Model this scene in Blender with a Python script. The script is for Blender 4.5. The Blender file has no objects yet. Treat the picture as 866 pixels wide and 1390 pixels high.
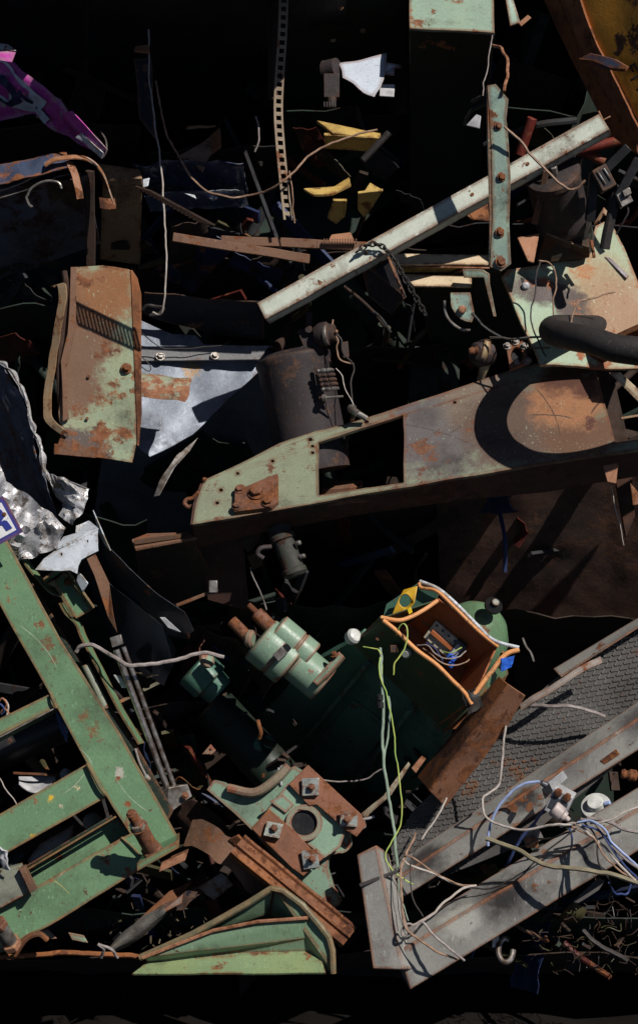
import bpy, bmesh, math, random
from mathutils import Vector, Matrix, noise
from mathutils.geometry import tessellate_polygon

random.seed(7)
SC = bpy.context.scene
COL = SC.collection
# ---------------------------------------------------------------- frame of the heap
K = 0.0025                    # metres per photograph pixel on the face of the heap
DIST = 7.0
PITCH = math.radians(25)
TGT = Vector((0, 0, 1.78))
AU = Vector((1, 0, 0))
AV = Vector((0, math.sin(PITCH), math.cos(PITCH)))
AW = Vector((0, -math.cos(PITCH), math.sin(PITCH)))
def P(x, y, w=0.0):
    """point on the heap: x,y across its face, w units in front of it (heap frame, metres)"""
    w = w * K
    f = (DIST - w) / DIST
    return Vector(((x - 433) * K * f, (695 - y) * K * f, w))
def world(v): return TGT + AU * v.x + AV * v.y + AW * v.z
def PL(a, b, c):
    """plane through three (x,y,w) points -> function giving (x,y) its w"""
    (x1, y1, w1), (x2, y2, w2), (x3, y3, w3) = a, b, c
    d = (x2 - x1) * (y3 - y1) - (x3 - x1) * (y2 - y1)
    def f(x, y, off=0):
        s = ((x - x1) * (y3 - y1) - (x3 - x1) * (y - y1)) / d
        t = ((x2 - x1) * (y - y1) - (x - x1) * (y2 - y1)) / d
        return P(x, y, w1 + s * (w2 - w1) + t * (w3 - w1) + off)
    return f
SUN = Vector((.45, .62, .64)).normalized()          # direction to the sun, heap frame
UP, RT, FW = Vector((0, 1, 0)), Vector((1, 0, 0)), Vector((0, 0, 1))

# ---------------------------------------------------------------- mesh builder
def perp(d, up):
    d = d.normalized()
    u = up - d * up.dot(d)
    if u.length < 1e-4:
        up = Vector((1, .2, .1)); u = up - d * up.dot(d)
    u.normalize()
    return d, u, d.cross(u).normalized()
def smooth_path(pts, k=6):
    if len(pts) < 3: return list(pts)
    out = []
    q = [pts[0] * 2 - pts[1]] + list(pts) + [pts[-1] * 2 - pts[-2]]
    for i in range(1, len(q) - 2):
        a, b, c, d = q[i - 1], q[i], q[i + 1], q[i + 2]
        for j in range(k):
            t = j / k
            out.append(.5 * ((2 * b) + (c - a) * t + (2 * a - 5 * b + 4 * c - d) * t * t + (3 * b - a - 3 * c + d) * t ** 3))
    out.append(pts[-1].copy())
    return out
class G:
    def __init__(s): s.v = []; s.f = []; s.m = []; s.mi = 0
    def add(s, vs, fs):
        o = len(s.v); s.v += [Vector(a) for a in vs]
        for f in fs: s.f.append([i + o for i in f]); s.m.append(s.mi)
        return s
    def slab(s, pts, th=.006, holes=(), n=None):
        pts = [Vector(a) for a in pts]
        if n is None:
            n = Vector((0, 0, 0))
            for i in range(len(pts)):
                a, b = pts[i], pts[(i + 1) % len(pts)]
                n += a.cross(b)
            n.normalize()
            if n.z < 0: n = -n
        loops = [pts] + [[Vector(a) for a in h] for h in holes]
        flat = [a for l in loops for a in l]
        tris = tessellate_polygon(loops)
        N = len(flat)
        vs = flat + [a - n * th for a in flat]
        fs = []
        for t in tris:
            a, b, c = [flat[i] for i in t]
            t = list(t)
            if (b - a).cross(c - a).dot(n) < 0: t.reverse()
            fs.append(t); fs.append([i + N for i in reversed(t)])
        o = 0
        for l in loops:
            k = len(l)
            for i in range(k):
                a, b = o + i, o + (i + 1) % k
                fs.append([a, b, b + N, a + N])
            o += k
        return s.add(vs, fs)
    def prof(s, p0, p1, poly, up=UP, p1scale=1.0):
        """sweep a 2-D outline (along up, along side) in metres from p0 to p1"""
        d, u, w = perp(p1 - p0, up)
        n = len(poly)
        vs = [p0 + u * a + w * b for a, b in poly] + [p1 + (u * a + w * b) * p1scale for a, b in poly]
        fs = [[i, (i + 1) % n, (i + 1) % n + n, i + n] for i in range(n)]
        tr = tessellate_polygon([[Vector((a, b, 0)) for a, b in poly]])
        fs += [list(t) for t in tr] + [[i + n for i in t] for t in tr]
        return s.add(vs, fs)
    def bar(s, p0, p1, wu, ws, up=UP):
        a, b = wu / 2, ws / 2
        return s.prof(p0, p1, [(-a, -b), (a, -b), (a, b), (-a, b)], up)
    def box(s, c, ax, ay, az):
        c = Vector(c)
        vs = [c + ax * i + ay * j + az * k for i in (-1, 1) for j in (-1, 1) for k in (-1, 1)]
        return s.add(vs, [[0, 1, 3, 2], [4, 6, 7, 5], [0, 4, 5, 1], [2, 3, 7, 6], [0, 2, 6, 4], [1, 5, 7, 3]])
    def tube(s, pts, r, n=8, sm=True, k=6, r1=None):
        if sm: pts = smooth_path(pts, k)
        m = len(pts); up = Vector((.3, .5, .8)); vs = []; fs = []
        u = None
        for i, p in enumerate(pts):
            d = (pts[min(i + 1, m - 1)] - pts[max(i - 1, 0)]).normalized()
            if u is None: _, u, _ = perp(d, up)
            u = (u - d * u.dot(d)).normalized(); w = d.cross(u)
            rr = r if r1 is None else r + (r1 - r) * i / (m - 1)
            for j in range(n):
                a = 2 * math.pi * j / n
                vs.append(p + (u * math.cos(a) + w * math.sin(a)) * rr)
            if i:
                o = (i - 1) * n
                fs += [[o + j, o + (j + 1) % n, o + n + (j + 1) % n, o + n + j] for j in range(n)]
        fs += [list(range(n))[::-1], list(range((m - 1) * n, m * n))]
        return s.add(vs, fs)
    def lathe(s, p0, p1, prof, n=24):
        """prof: (t along p0->p1 in metres, radius)"""
        d, u, w = perp(p1 - p0, Vector((.1, .3, 1)))
        vs = []; fs = []
        for t, r in prof:
            for j in range(n):
                a = 2 * math.pi * j / n
                vs.append(p0 + d * t + (u * math.cos(a) + w * math.sin(a)) * max(r, 1e-4))
        for i in range(len(prof) - 1):
            o = i * n
            fs += [[o + j, o + (j + 1) % n, o + n + (j + 1) % n, o + n + j] for j in range(n)]
        fs += [list(range(n))[::-1], list(range((len(prof) - 1) * n, len(prof) * n))]
        return s.add(vs, fs)
    def cyl(s, p0, p1, r, n=20, r1=None):
        L = (p1 - p0).length
        return s.lathe(p0, p1, [(0, r), (L, r if r1 is None else r1)], n)
    def sheet(s, fn, nu, nv, th=.002):
        vs = [fn(i / nu, j / nv) for j in range(nv + 1) for i in range(nu + 1)]
        W = nu + 1; N = len(vs)
        ns = []
        for j in range(nv + 1):
            for i in range(nu + 1):
                a = vs[j * W + min(i + 1, nu)] - vs[j * W + max(i - 1, 0)]
                b = vs[min(j + 1, nv) * W + i] - vs[max(j - 1, 0) * W + i]
                n = a.cross(b)
                ns.append(n.normalized() if n.length > 1e-9 else FW)
        vs = vs + [a - n * th for a, n in zip(vs, ns)]
        fs = []
        for j in range(nv):
            for i in range(nu):
                a = j * W + i
                fs += [[a, a + 1, a + 1 + W, a + W], [a + N, a + W + N, a + 1 + W + N, a + 1 + N]]
        rim = [i for i in range(nu)] + [nu + j * W for j in range(nv)] + [nv * W + i for i in range(nu, 0, -1)] + [j * W for j in range(nv, 0, -1)]
        for i in range(len(rim)):
            a, b = rim[i], rim[(i + 1) % len(rim)]
            fs.append([a, a + N, b + N, b])
        return s.add(vs, fs)
def crumple(q, amp=.02, sc=6, seed=0, ridge=.5, edge=.0):
    """function (u,v)->point over the quad q with folds"""
    a, b, c, d = q
    n = ((b - a).cross(d - a)).normalized()
    if n.z < 0: n = -n
    off = Vector((seed * 3.1, seed * 7.7, seed * 1.3))
    def f(u, v):
        p = (a * (1 - u) + b * u) * (1 - v) + (d * (1 - u) + c * u) * v
        h = noise.noise(p * sc + off) * (1 - ridge) + (abs(noise.noise(p * sc * 1.3 + off)) * 2 - .5) * ridge
        h += .35 * (abs(noise.noise(p * sc * 3.1 + off)) * 2 - .4)
        sh = noise.noise_vector(p * sc * 1.7 + off) * edge
        return p + n * h * amp + sh
    return f
def hexa(g, p, d, r, h, n=6):
    d = d.normalized(); g.lathe(p, p + d, [(0, r * .98), (h * .85, r), (h, r * .88)], n); return g
def bolt(g, p, d, r=.012, h=.009, shank=.0, washer=True):
    d = d.normalized()
    if washer: g.lathe(p, p + d, [(0, r * 1.45), (r * .2, r * 1.45)], 16)
    hexa(g, p + d * r * .2, d, r, h)
    if shank: g.lathe(p + d * h, p + d, [(0, r * .55), (shank, r * .55), (shank + .002, r * .4)], 12)
    return g
# ---------------------------------------------------------------- linking
WL = {}
def tagit(o, label=None, cat=None, group=None, kind=None):
    if label: o['label'] = label
    if cat: o['category'] = cat
    if group: o['group'] = group
    if kind: o['kind'] = kind
def mk(name, g, mats, parent=None, label=None, cat=None, group=None, kind=None, bev=.0018, wob=0.0, seg=.06, sharp=32, wsc=7, fold=0):
    bm = bmesh.new()
    vs = [bm.verts.new(world(a)) for a in g.v]
    for f, m in zip(g.f, g.m):
        try:
            ff = bm.faces.new([vs[i] for i in f]); ff.material_index = m
        except ValueError: pass
    bmesh.ops.remove_doubles(bm, verts=bm.verts, dist=1e-5)
    if wob:
        for _ in range(4):
            es = [e for e in bm.edges if e.calc_length() > seg]
            if not es or len(bm.edges) > 60000: break
            bmesh.ops.subdivide_edges(bm, edges=es, cuts=1, use_grid_fill=True)
            bmesh.ops.triangulate(bm, faces=[f for f in bm.faces if len(f.verts) > 4])
        for v in bm.verts:
            if fold: v.co += (AW + AV * .3) * ((.5 - abs(noise.noise(v.co * wsc * 1.1 + Vector((9, 1, 4))))) * fold + (.4 - abs(noise.noise(v.co * wsc * 2.6))) * fold * .45)
            v.co += noise.noise_vector(v.co * wsc) * wob + noise.noise_vector(v.co * wsc * 3.7 + Vector((5, 5, 5))) * wob * .3
    bmesh.ops.recalc_face_normals(bm, faces=bm.faces)
    xs = [v.co.x for v in bm.verts]; ys = [v.co.y for v in bm.verts]; zs = [v.co.z for v in bm.verts]
    o0 = Vector(((min(xs) + max(xs)) / 2, (min(ys) + max(ys)) / 2, min(zs)))
    for v in bm.verts: v.co -= o0
    me = bpy.data.meshes.new(name); bm.to_mesh(me); bm.free()
    for m in (mats if isinstance(mats, (list, tuple)) else [mats]): me.materials.append(m)
    me.polygons.foreach_set('use_smooth', [True] * len(me.polygons))
    me.set_sharp_from_angle(angle=math.radians(sharp))
    ob = bpy.data.objects.new(name, me); COL.objects.link(ob)
    WL[ob.name] = o0
    if parent is not None:
        ob.parent = parent; ob.location = o0 - WL[parent.name]
    else: ob.location = o0
    if bev:
        b = ob.modifiers.new('bevel', 'BEVEL'); b.width = bev; b.segments = 2; b.limit_method = 'ANGLE'
        b.angle_limit = math.radians(40); b.harden_normals = False
        b.use_clamp_overlap = True
    tagit(ob, label, cat, group, kind)
    return ob
def thing(name, at, label, cat, group=None):
    o = bpy.data.objects.new(name, None); COL.objects.link(o)
    o.empty_display_size = .1
    o.location = world(at); WL[o.name] = world(at)
    tagit(o, label, cat, group); return o
def wire(name, pts, r, mat, label=None, cat='wire', group=None, parent=None, n=7, k=8):
    q = smooth_path([P(*a) for a in pts], k)
    L_ = sum((b - a).length for a, b in zip(q, q[1:])) if len(q) > 2 else 0
    sd = Vector((len(name), pts[0][0] * .37, pts[0][1] * .11))
    if len(q) > 3 and L_ > .12:
        q = [p + (noise.noise_vector(p * 14 + sd) * .006 + noise.noise_vector(p * 45 + sd) * .002) * min(1, i / 4, (len(q) - 1 - i) / 4) for i, p in enumerate(q)]
    g = G().tube(q, r * K * .86, n, False)
    return mk(name, g, mat, parent, label, cat if parent is None else None, group, bev=0)
# ---------------------------------------------------------------- materials
def nodes(name):
    m = bpy.data.materials.new(name); m.use_nodes = True
    nt = m.node_tree; nt.nodes.clear()
    return m, nt
def rgb(c): return (c[0], c[1], c[2], 1)
RUST = ((.30, .105, .035), (.085, .032, .016))
DRUST = ((.075, .032, .018), (.03, .015, .01))
def metal(name, c1, c2=None, rust=.3, edge=.6, rc=RUST, grime=.25, rough=.5, met=0.0, bump=.35, sc=1.0, zones=(), scratch=.4, gc=(.028, .022, .018), spangle=0, dirs=(130, 130, 2.2), arcs=()):
    m, nt = nodes(name); N = nt.nodes; L = nt.links
    c2 = c2 or tuple(a * .7 for a in c1)
    geo = N.new('ShaderNodeNewGeometry')
    def noi(scale, detail=6, ro=.6, off=0, vec=None):
        t = N.new('ShaderNodeTexNoise'); t.inputs['Scale'].default_value = scale; t.inputs['Detail'].default_value = detail
        t.inputs['Roughness'].default_value = ro
        a = N.new('ShaderNodeVectorMath'); a.operation = 'ADD'; a.inputs[1].default_value = (off, off * .7, -off)
        L.new(vec or geo.outputs['Position'], a.inputs[0]); L.new(a.outputs[0], t.inputs['Vector'])
        return t.outputs['Fac']
    def rng(v, a, b, lo=0, hi=1):
        t = N.new('ShaderNodeMapRange'); t.inputs[1].default_value = a; t.inputs[2].default_value = b
        t.inputs[3].default_value = lo; t.inputs[4].default_value = hi; L.new(v, t.inputs[0]); return t.outputs[0]
    def mth(op, a, b):
        t = N.new('ShaderNodeMath'); t.operation = op.rstrip('2'); t.use_clamp = op in ('ADD', 'MULTIPLY')
        for i, q in enumerate((a, b)):
            if isinstance(q, (int, float)): t.inputs[i].default_value = q
            else: L.new(q, t.inputs[i])
        return t.outputs[0]
    def mix(f, a, b):
        t = N.new('ShaderNodeMix'); t.data_type = 'RGBA'
        L.new(f, t.inputs[0])
        for i, q in ((6, a), (7, b)):
            if isinstance(q, tuple): t.inputs[i].default_value = rgb(q)
            else: L.new(q, t.inputs[i])
        return t.outputs[2]
    n1 = noi(5 * sc, 8, .65); n2 = noi(28 * sc, 6, .7, 3); n3 = noi(10 * sc, 9, .72, 9); n4 = noi(3.2 * sc, 7, .68, 17)
    nf = noi(150 * sc, 3, .6, 5)
    col = mix(rng(n1, .35, .65), c1, c2)
    if spangle:
        vo = N.new('ShaderNodeTexVoronoi'); vo.inputs['Scale'].default_value = 60 * sc; L.new(geo.outputs['Position'], vo.inputs['Vector'])
        sp = N.new('ShaderNodeSeparateColor'); L.new(vo.outputs['Color'], sp.inputs[0])
        col = mix(rng(sp.outputs[0], 0, 1, 0, spangle), col, tuple(min(1, a * 1.7) for a in c1))
    rmask = None
    for z in zones:
        pc, rad, zc = z[0], z[1], z[2]; soft = z[3] if len(z) > 3 else .5
        stretch = z[4] if len(z) > 4 else (1, 1, 1)
        wc = world(pc)
        s1 = N.new('ShaderNodeVectorMath'); s1.operation = 'SUBTRACT'; s1.inputs[1].default_value = wc
        L.new(geo.outputs['Position'], s1.inputs[0])
        s3 = N.new('ShaderNodeVectorMath'); s3.operation = 'MULTIPLY'; s3.inputs[1].default_value = stretch
        L.new(s1.outputs[0], s3.inputs[0])
        s2 = N.new('ShaderNodeVectorMath'); s2.operation = 'LENGTH'; L.new(s3.outputs[0], s2.inputs[0])
        d = s2.outputs['Value']
        if rad < .035:
            wv_ = mth('ADD2', mth('MULTIPLY2', mth('SUBTRACT', n2, .5), rad * 5), mth('MULTIPLY2', mth('SUBTRACT', nf, .5), rad * 2.6))
        else:
            wv_ = mth('ADD2', mth('MULTIPLY2', mth('SUBTRACT', n3, .45), rad * 1.8), mth('MULTIPLY2', mth('SUBTRACT', n2, .5), min(rad, .1) * 1.3))
        dn = mth('SUBTRACT', d, wv_)
        f = rng(dn, rad * (1 - soft * .5), rad * (1 + soft * .5), 1, 0)
        col = mix(f, col, zc)
    for cc, px, hw, gp_, gr, ac in arcs:      # a curved scrape: circle round cc through px, kept near gp_
        def dist(q):
            a_ = N.new('ShaderNodeVectorMath'); a_.operation = 'DISTANCE'; a_.inputs[1].default_value = world(q)
            L.new(geo.outputs['Position'], a_.inputs[0]); return a_.outputs['Value']
        R_ = (px - cc).length
        da = mth('ABSOLUTE', mth('SUBTRACT', mth('ADD2', dist(cc), mth('MULTIPLY2', mth('SUBTRACT', n3, .42), hw * 4)), R_), 0)
        f = mth('MULTIPLY', mth('MULTIPLY', rng(da, hw, hw * .4), rng(dist(gp_), gr, gr * .7)), rng(n2, .36, .46, .25, 1))
        col = mix(f, col, ac)
    # grease and dirt
    g = rng(n4, .60 - .22 * grime, .74 - .18 * grime, 0, .85 if grime > 0 else 0)
    g = mth('MULTIPLY', g, rng(n2, .3, .6, .35, 1))
    col = mix(g, col, gc)
    ncl = noi(2.3 * sc, 4, .6, 31)
    # scratches: long thin marks
    if scratch:
        mp = N.new('ShaderNodeMapping'); mp.inputs['Rotation'].default_value = (.5, .9, .7); mp.inputs['Scale'].default_value = dirs
        L.new(geo.outputs['Position'], mp.inputs['Vector'])
        ns = noi(1.0, 2, .5, 2, mp.outputs[0])
        fs = mth('MULTIPLY', rng(ns, .65, .68), rng(n1, .46, .52, 0, scratch))
        col = mix(fs, col, tuple(min(.8, a * 1.5 + .05) for a in c1))
        mp2 = N.new('ShaderNodeMapping'); mp2.inputs['Rotation'].default_value = (1.1, -.4, 2.0); mp2.inputs['Scale'].default_value = dirs
        L.new(geo.outputs['Position'], mp2.inputs['Vector'])
        ns2 = noi(.9, 3, .6, 12, mp2.outputs[0])
        col = mix(mth('MULTIPLY', rng(ns2, .635, .66), rng(n4, .46, .52, 0, scratch)), col, rc[1])
    # rust
    th = .655 - .28 * rust
    rm = rng(mth('ADD', n3, mth('MULTIPLY', mth('SUBTRACT', ncl, .42), .45)), th + .035, th + .075)
    rm = mth('MULTIPLY', rm, rng(n2, .25, .5, .6, 1))
    if rust > .05:
        rm = mth('ADD', rm, mth('MULTIPLY', rng(n2, .665 - .05 * rust, .69 - .05 * rust), .9))
    if edge:
        bv = N.new('ShaderNodeBevel'); bv.samples = 4; bv.inputs['Radius'].default_value = .018
        dt = N.new('ShaderNodeVectorMath'); dt.operation = 'DOT_PRODUCT'
        L.new(bv.outputs[0], dt.inputs[0]); L.new(geo.outputs['Normal'], dt.inputs[1])
        e = rng(dt.outputs['Value'], .998, .965)
        e = mth('MULTIPLY', e, rng(mth('ADD', mth('ADD', mth('MULTIPLY', n2, .5), mth('MULTIPLY', n3, .3)), mth('MULTIPLY', n1, .3)), .64 - .22 * edge, .70 - .22 * edge))
        rm = mth('ADD', rm, e)
    rcol = mix(rng(n2, .35, .65), rc[0], rc[1])
    col = mix(rm, col, rcol)
    col = mix(rng(nf, .3, .75, 0, .22), col, (.01, .01, .01))
    bs = N.new('ShaderNodeBsdfPrincipled'); out = N.new('ShaderNodeOutputMaterial'); bs.inputs['Specular IOR Level'].default_value = .35
    L.new(col, bs.inputs['Base Color'])
    ro = mth('ADD', rng(n2, .3, .7, rough - .1, rough + .12), mth('MULTIPLY', mth('MAXIMUM', rm, g), .25))
    L.new(ro, bs.inputs['Roughness'])
    if met:
        L.new(mth('SUBTRACT', met, mth('MULTIPLY', rm, met)), bs.inputs['Metallic'])
    hh = mth('ADD', mth('MULTIPLY', n2, .5), mth('MULTIPLY', mth('ADD', mth('MULTIPLY', rm, .5), mth('MULTIPLY', nf, .4)), .5))
    bp = N.new('ShaderNodeBump'); bp.inputs['Strength'].default_value = bump; bp.inputs['Distance'].default_value = .006
    L.new(hh, bp.inputs['Height']); L.new(bp.outputs[0], bs.inputs['Normal'])
    L.new(bs.outputs[0], out.inputs[0])
    return m
def plain(name, c, rough=.5, met=0, bump=.15, sc=30, c2=None):
    m, nt = nodes(name); N = nt.nodes; L = nt.links
    bs = N.new('ShaderNodeBsdfPrincipled'); out = N.new('ShaderNodeOutputMaterial')
    geo = N.new('ShaderNodeNewGeometry')
    t = N.new('ShaderNodeTexNoise'); t.inputs['Scale'].default_value = sc; t.inputs['Detail'].default_value = 6
    L.new(geo.outputs['Position'], t.inputs['Vector'])
    r = N.new('ShaderNodeValToRGB'); r.color_ramp.elements[0].position = .35; r.color_ramp.elements[1].position = .65
    c2 = c2 or tuple(a * .6 for a in c)
    r.color_ramp.elements[0].color = rgb(c2); r.color_ramp.elements[1].color = rgb(c)
    L.new(t.outputs[0], r.inputs[0]); L.new(r.outputs[0], bs.inputs['Base Color'])
    bs.inputs['Roughness'].default_value = rough; bs.inputs['Metallic'].default_value = met
    if rough > .8: bs.inputs['Specular IOR Level'].default_value = .08
    b = N.new('ShaderNodeBump'); b.inputs['Strength'].default_value = bump; b.inputs['Distance'].default_value = .004
    L.new(t.outputs[0], b.inputs['Height']); L.new(b.outputs[0], bs.inputs['Normal'])
    L.new(bs.outputs[0], out.inputs[0]); return m
def text_mesh(txt, size, origin, right, up, out, ext=.0006):
    """letters as thin raised paint, returned as a G"""
    cu = bpy.data.curves.new('lettering', 'FONT'); cu.body = txt; cu.size = size; cu.extrude = ext; cu.resolution_u = 4
    cu.offset = size * .012
    ob = bpy.data.objects.new('lettering', cu); COL.objects.link(ob)
    me = ob.to_mesh()
    g = G()
    vs = [origin + right * v.co.x + up * v.co.y + out * v.co.z for v in me.vertices]
    g.add(vs, [list(p.vertices) for p in me.polygons])
    ob.to_mesh_clear(); bpy.data.objects.remove(ob); bpy.data.curves.remove(cu)
    return g
# ================================================================ materials
M = {}
M['green'] = metal('green_paint', (.142, .255, .138), (.112, .208, .112), rust=.2, edge=1.05, grime=.35, gc=(.05, .075, .04), rough=.4, bump=.28, scratch=.45,
    zones=[(P(56, 846, 125), .022, (.20, .085, .04), .3, (1.6, 1, 1)), (P(66, 872, 126), .022, (.22, .09, .04), .3), (P(76, 895, 128), .018, (.20, .085, .04), .3), (P(116, 972, 132), .018, (.24, .11, .04), .5), (P(128, 992, 133), .024, (.20, .10, .045), .6),
           (P(161, 1050, 136), .014, (.42, .40, .34), .4), (P(160, 1058, 136), .009, (.20, .07, .03), .4), (P(174, 1091, 138), .008, (.25, .08, .03), .4), (P(70, 1084, 140), .011, (.62, .40, .04), .4), (P(82, 1094, 140), .009, (.45, .38, .28), .4), (P(104, 1070, 138), .008, (.6, .5, .3), .4), (P(46, 1136, 142), .010, (.55, .38, .05), .4), (P(10, 880, 125), .05, (.09, .18, .10), .6)],
    arcs=[(P(-40, 960, 126), P(48, 866, 128), .0022, P(52, 876, 128), .1, (.36, .44, .30)), (P(90, 1050, 136), P(118, 1025, 136), .002, P(122, 1018, 136), .06, (.34, .42, .3)), (P(300, 1400, 160), P(100, 1170, 158), .003, P(94, 1176, 158), .06, (.5, .44, .3)), (P(20, 1280, 160), P(80, 1200, 158), .002, P(76, 1212, 158), .05, (.5, .45, .15)), (P(40, 1000, 136), P(95, 1072, 138), .0016, P(100, 1062, 138), .05, (.4, .42, .34)), (P(260, 1000, 136), P(170, 1075, 136), .0016, P(176, 1080, 136), .08, (.34, .4, .3))])
M['green_b'] = metal('green_casting_paint', (.24, .35, .25), (.19, .29, .205), rust=.2, edge=.7, grime=.12, rough=.4, bump=.3, scratch=.3, rc=((.26, .1, .05), (.2, .05, .035)))
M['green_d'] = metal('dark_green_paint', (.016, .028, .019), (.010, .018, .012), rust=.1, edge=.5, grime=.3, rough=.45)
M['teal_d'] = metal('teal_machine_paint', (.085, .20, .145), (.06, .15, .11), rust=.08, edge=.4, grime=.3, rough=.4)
M['pale'] = metal('pale_channel_paint', (.68, .72, .63), (.52, .57, .48), rust=.22, edge=.9, grime=.3, rough=.42, sc=2.2, gc=(.16, .13, .10))
M['palebar'] = metal('pale_green_bar_paint', (.33, .45, .35), (.26, .36, .32), rust=.22, edge=.9, grime=.2, rough=.5, sc=1.8, zones=[(P(676, 172, 170), .035, (.13, .08, .055)), (P(682, 240, 160), .03, (.10, .07, .07)), (P(680, 318, 150), .02, (.11, .05, .03))])
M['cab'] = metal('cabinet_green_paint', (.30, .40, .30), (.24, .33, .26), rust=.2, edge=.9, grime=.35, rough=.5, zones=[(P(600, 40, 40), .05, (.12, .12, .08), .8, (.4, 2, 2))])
M['gpanel'] = metal('green_panel_worn', (.30, .38, .26), (.32, .33, .20), rust=.36, edge=.8, grime=.2, rough=.5, zones=[
    (P(102, 430, 60), .15, (.20, .105, .06), .5), (P(98, 520, 60), .095, (.19, .11, .07), .5), (P(108, 480, 60), .08, (.19, .11, .07), .5), (P(150, 385, 60), .12, (.27, .12, .05), .6), (P(176, 415, 60), .06, (.30, .14, .06), .8), (P(142, 545, 60), .022, (.26, .10, .03), .8), (P(165, 520, 60), .02, (.26, .10, .03), .8), (P(98, 605, 60), .06, (.12, .09, .08), .3, (.5, 1, 1))])
M['rust'] = metal('rusty_steel', (.26, .10, .04), (.14, .055, .025), rust=.5, edge=.2, grime=.4, rough=.75, bump=.6)
M['rust_o'] = metal('orange_rust', (.30, .105, .03), (.15, .052, .02), rust=.5, edge=.2, grime=.3, rough=.7, bump=.5, rc=((.15, .05, .02), (.06, .025, .015)))
M['rust_b'] = metal('brown_rust', (.20, .105, .065), (.15, .075, .045), rust=.35, edge=.3, grime=.3, rough=.7, bump=.4)
M['rust_d'] = metal('dark_rust', (.06, .03, .02), (.035, .02, .015), rust=.4, edge=.3, rc=DRUST, grime=.5, rough=.8, bump=.5)
M['brown_d'] = metal('dark_brown_box_paint', (.045, .036, .024), (.035, .022, .014), rust=.4, edge=.8, rc=((.13, .06, .03), (.06, .03, .015)), grime=.4, rough=.7)
M['zinc'] = metal('galvanised_sheet', (.27, .30, .36), (.17, .195, .24), rust=.04, edge=.3, grime=.45, rough=.45, met=.3, bump=.25, sc=1.1, gc=(.10, .10, .12), spangle=.12, zones=[(P(262, 500, -100), .025, (.40, .24, .10), 1)])
M['zinc_c'] = metal('crumpled_galvanised_sheet', (.66, .66, .69), (.46, .45, .46), rust=.1, edge=.4, grime=.35, rough=.34, met=.35, bump=.5, sc=2.2, rc=((.22, .17, .13), (.12, .09, .07)), gc=(.13, .11, .10), spangle=.12)
M['zinc_b'] = metal('pale_zinc_bracket', (.74, .79, .86), (.55, .60, .67), rust=.12, edge=.5, grime=.25, rough=.42, met=.08, bump=.5, sc=2, rc=((.35, .25, .15), (.2, .15, .1)), gc=(.12, .12, .13))
M['whitep'] = metal('white_sheet_paint', (.56, .62, .70), (.50, .55, .64), rust=.2, edge=.9, grime=.05, rough=.45, zones=[(P(490, 112, -30), .035, (.45, .17, .07), 1, (.5, 2, 2)), (P(515, 85, -30), .02, (.45, .18, .08), 1)])
M['yellow'] = metal('yellow_block_paint', (.60, .42, .13), (.46, .30, .08), rust=.3, edge=.5, grime=.4, rough=.6, rc=((.3, .13, .03), (.12, .06, .02)))
M['amber'] = metal('amber_container_paint', (.85, .36, .03), (.74, .29, .02), rust=.2, edge=.7, grime=.45, rough=.42, rc=((.12, .05, .02), (.05, .02, .01)), gc=(.04, .02, .01))
M['amber_r'] = metal('container_rib_rust', (.30, .10, .035), (.18, .06, .025), rust=.45, edge=.6, grime=.4, rough=.6)
M['purple'] = metal('magenta_sign_enamel', (.66, .08, .44), (.46, .05, .33), rust=.12, edge=.6, grime=.35, rough=.32, bump=.15, rc=((.5, .5, .5), (.3, .2, .15)))
M['pink'] = M['purple']
M['ltblue'] = plain('pale_blue_letter_paint', (.78, .85, .95), .4)
M['navyp'] = plain('navy_letter_outline', (.03, .025, .09), .4)
M['bluerust'] = metal('blue_paint_rusted', (.06, .09, .16), (.04, .05, .09), rust=.42, edge=.8, grime=.4, rough=.5)
M['bluesh'] = metal('dark_blue_sheet_paint', (.022, .035, .09), (.014, .022, .055), rust=.08, edge=.5, grime=.35, rough=.45, bump=.5, rc=((.5, .5, .52), (.3, .3, .3)))
M['navy'] = metal('navy_panel_paint', (.014, .016, .03), (.01, .012, .02), rust=.25, edge=.7, grime=.4, rough=.55, rc=((.2, .1, .06), (.08, .04, .02)))
M['black'] = metal('black_plastic', (.014, .014, .016), (.01, .01, .011), rust=0, edge=0, grime=.2, rough=.38, bump=.15, scratch=.2)
M['rubber'] = metal('perished_rubber', (.036, .031, .030), (.018, .016, .016), rust=0, edge=0, grime=.3, rough=.55, bump=.6, scratch=.3, gc=(.035, .03, .027))
M['motor'] = metal('motor_brown_black_paint', (.048, .036, .038), (.026, .02, .021), rust=.32, edge=.5, rc=((.12, .06, .04), (.05, .03, .022)), grime=.4, rough=.62, bump=.4)
M['cream'] = metal('cream_louvre_paint', (.66, .53, .36), (.60, .47, .31), rust=.14, edge=.6, grime=.05, rough=.5)
M['rpanel'] = metal('worn_mint_door_paint', (.34, .46, .33), (.38, .42, .28), rust=.32, edge=.8, grime=.0, rough=.5, rc=((.38, .17, .08), (.3, .10, .05)), zones=[
    (P(812, 385, 40), .12, (.38, .28, .16), 1), (P(845, 435, 40), .14, (.36, .22, .13), .9), (P(800, 430, 40), .05, (.34, .2, .11), .9), (P(790, 362, 20), .03, (.42, .18, .07), .9), (P(745, 395, 40), .06, (.09, .065, .06), .6, (.5, 1.3, 1.3)), (P(775, 415, 40), .055, (.09, .065, .055), .7), (P(710, 378, 40), .05, (.13, .10, .09), .7)])
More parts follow.
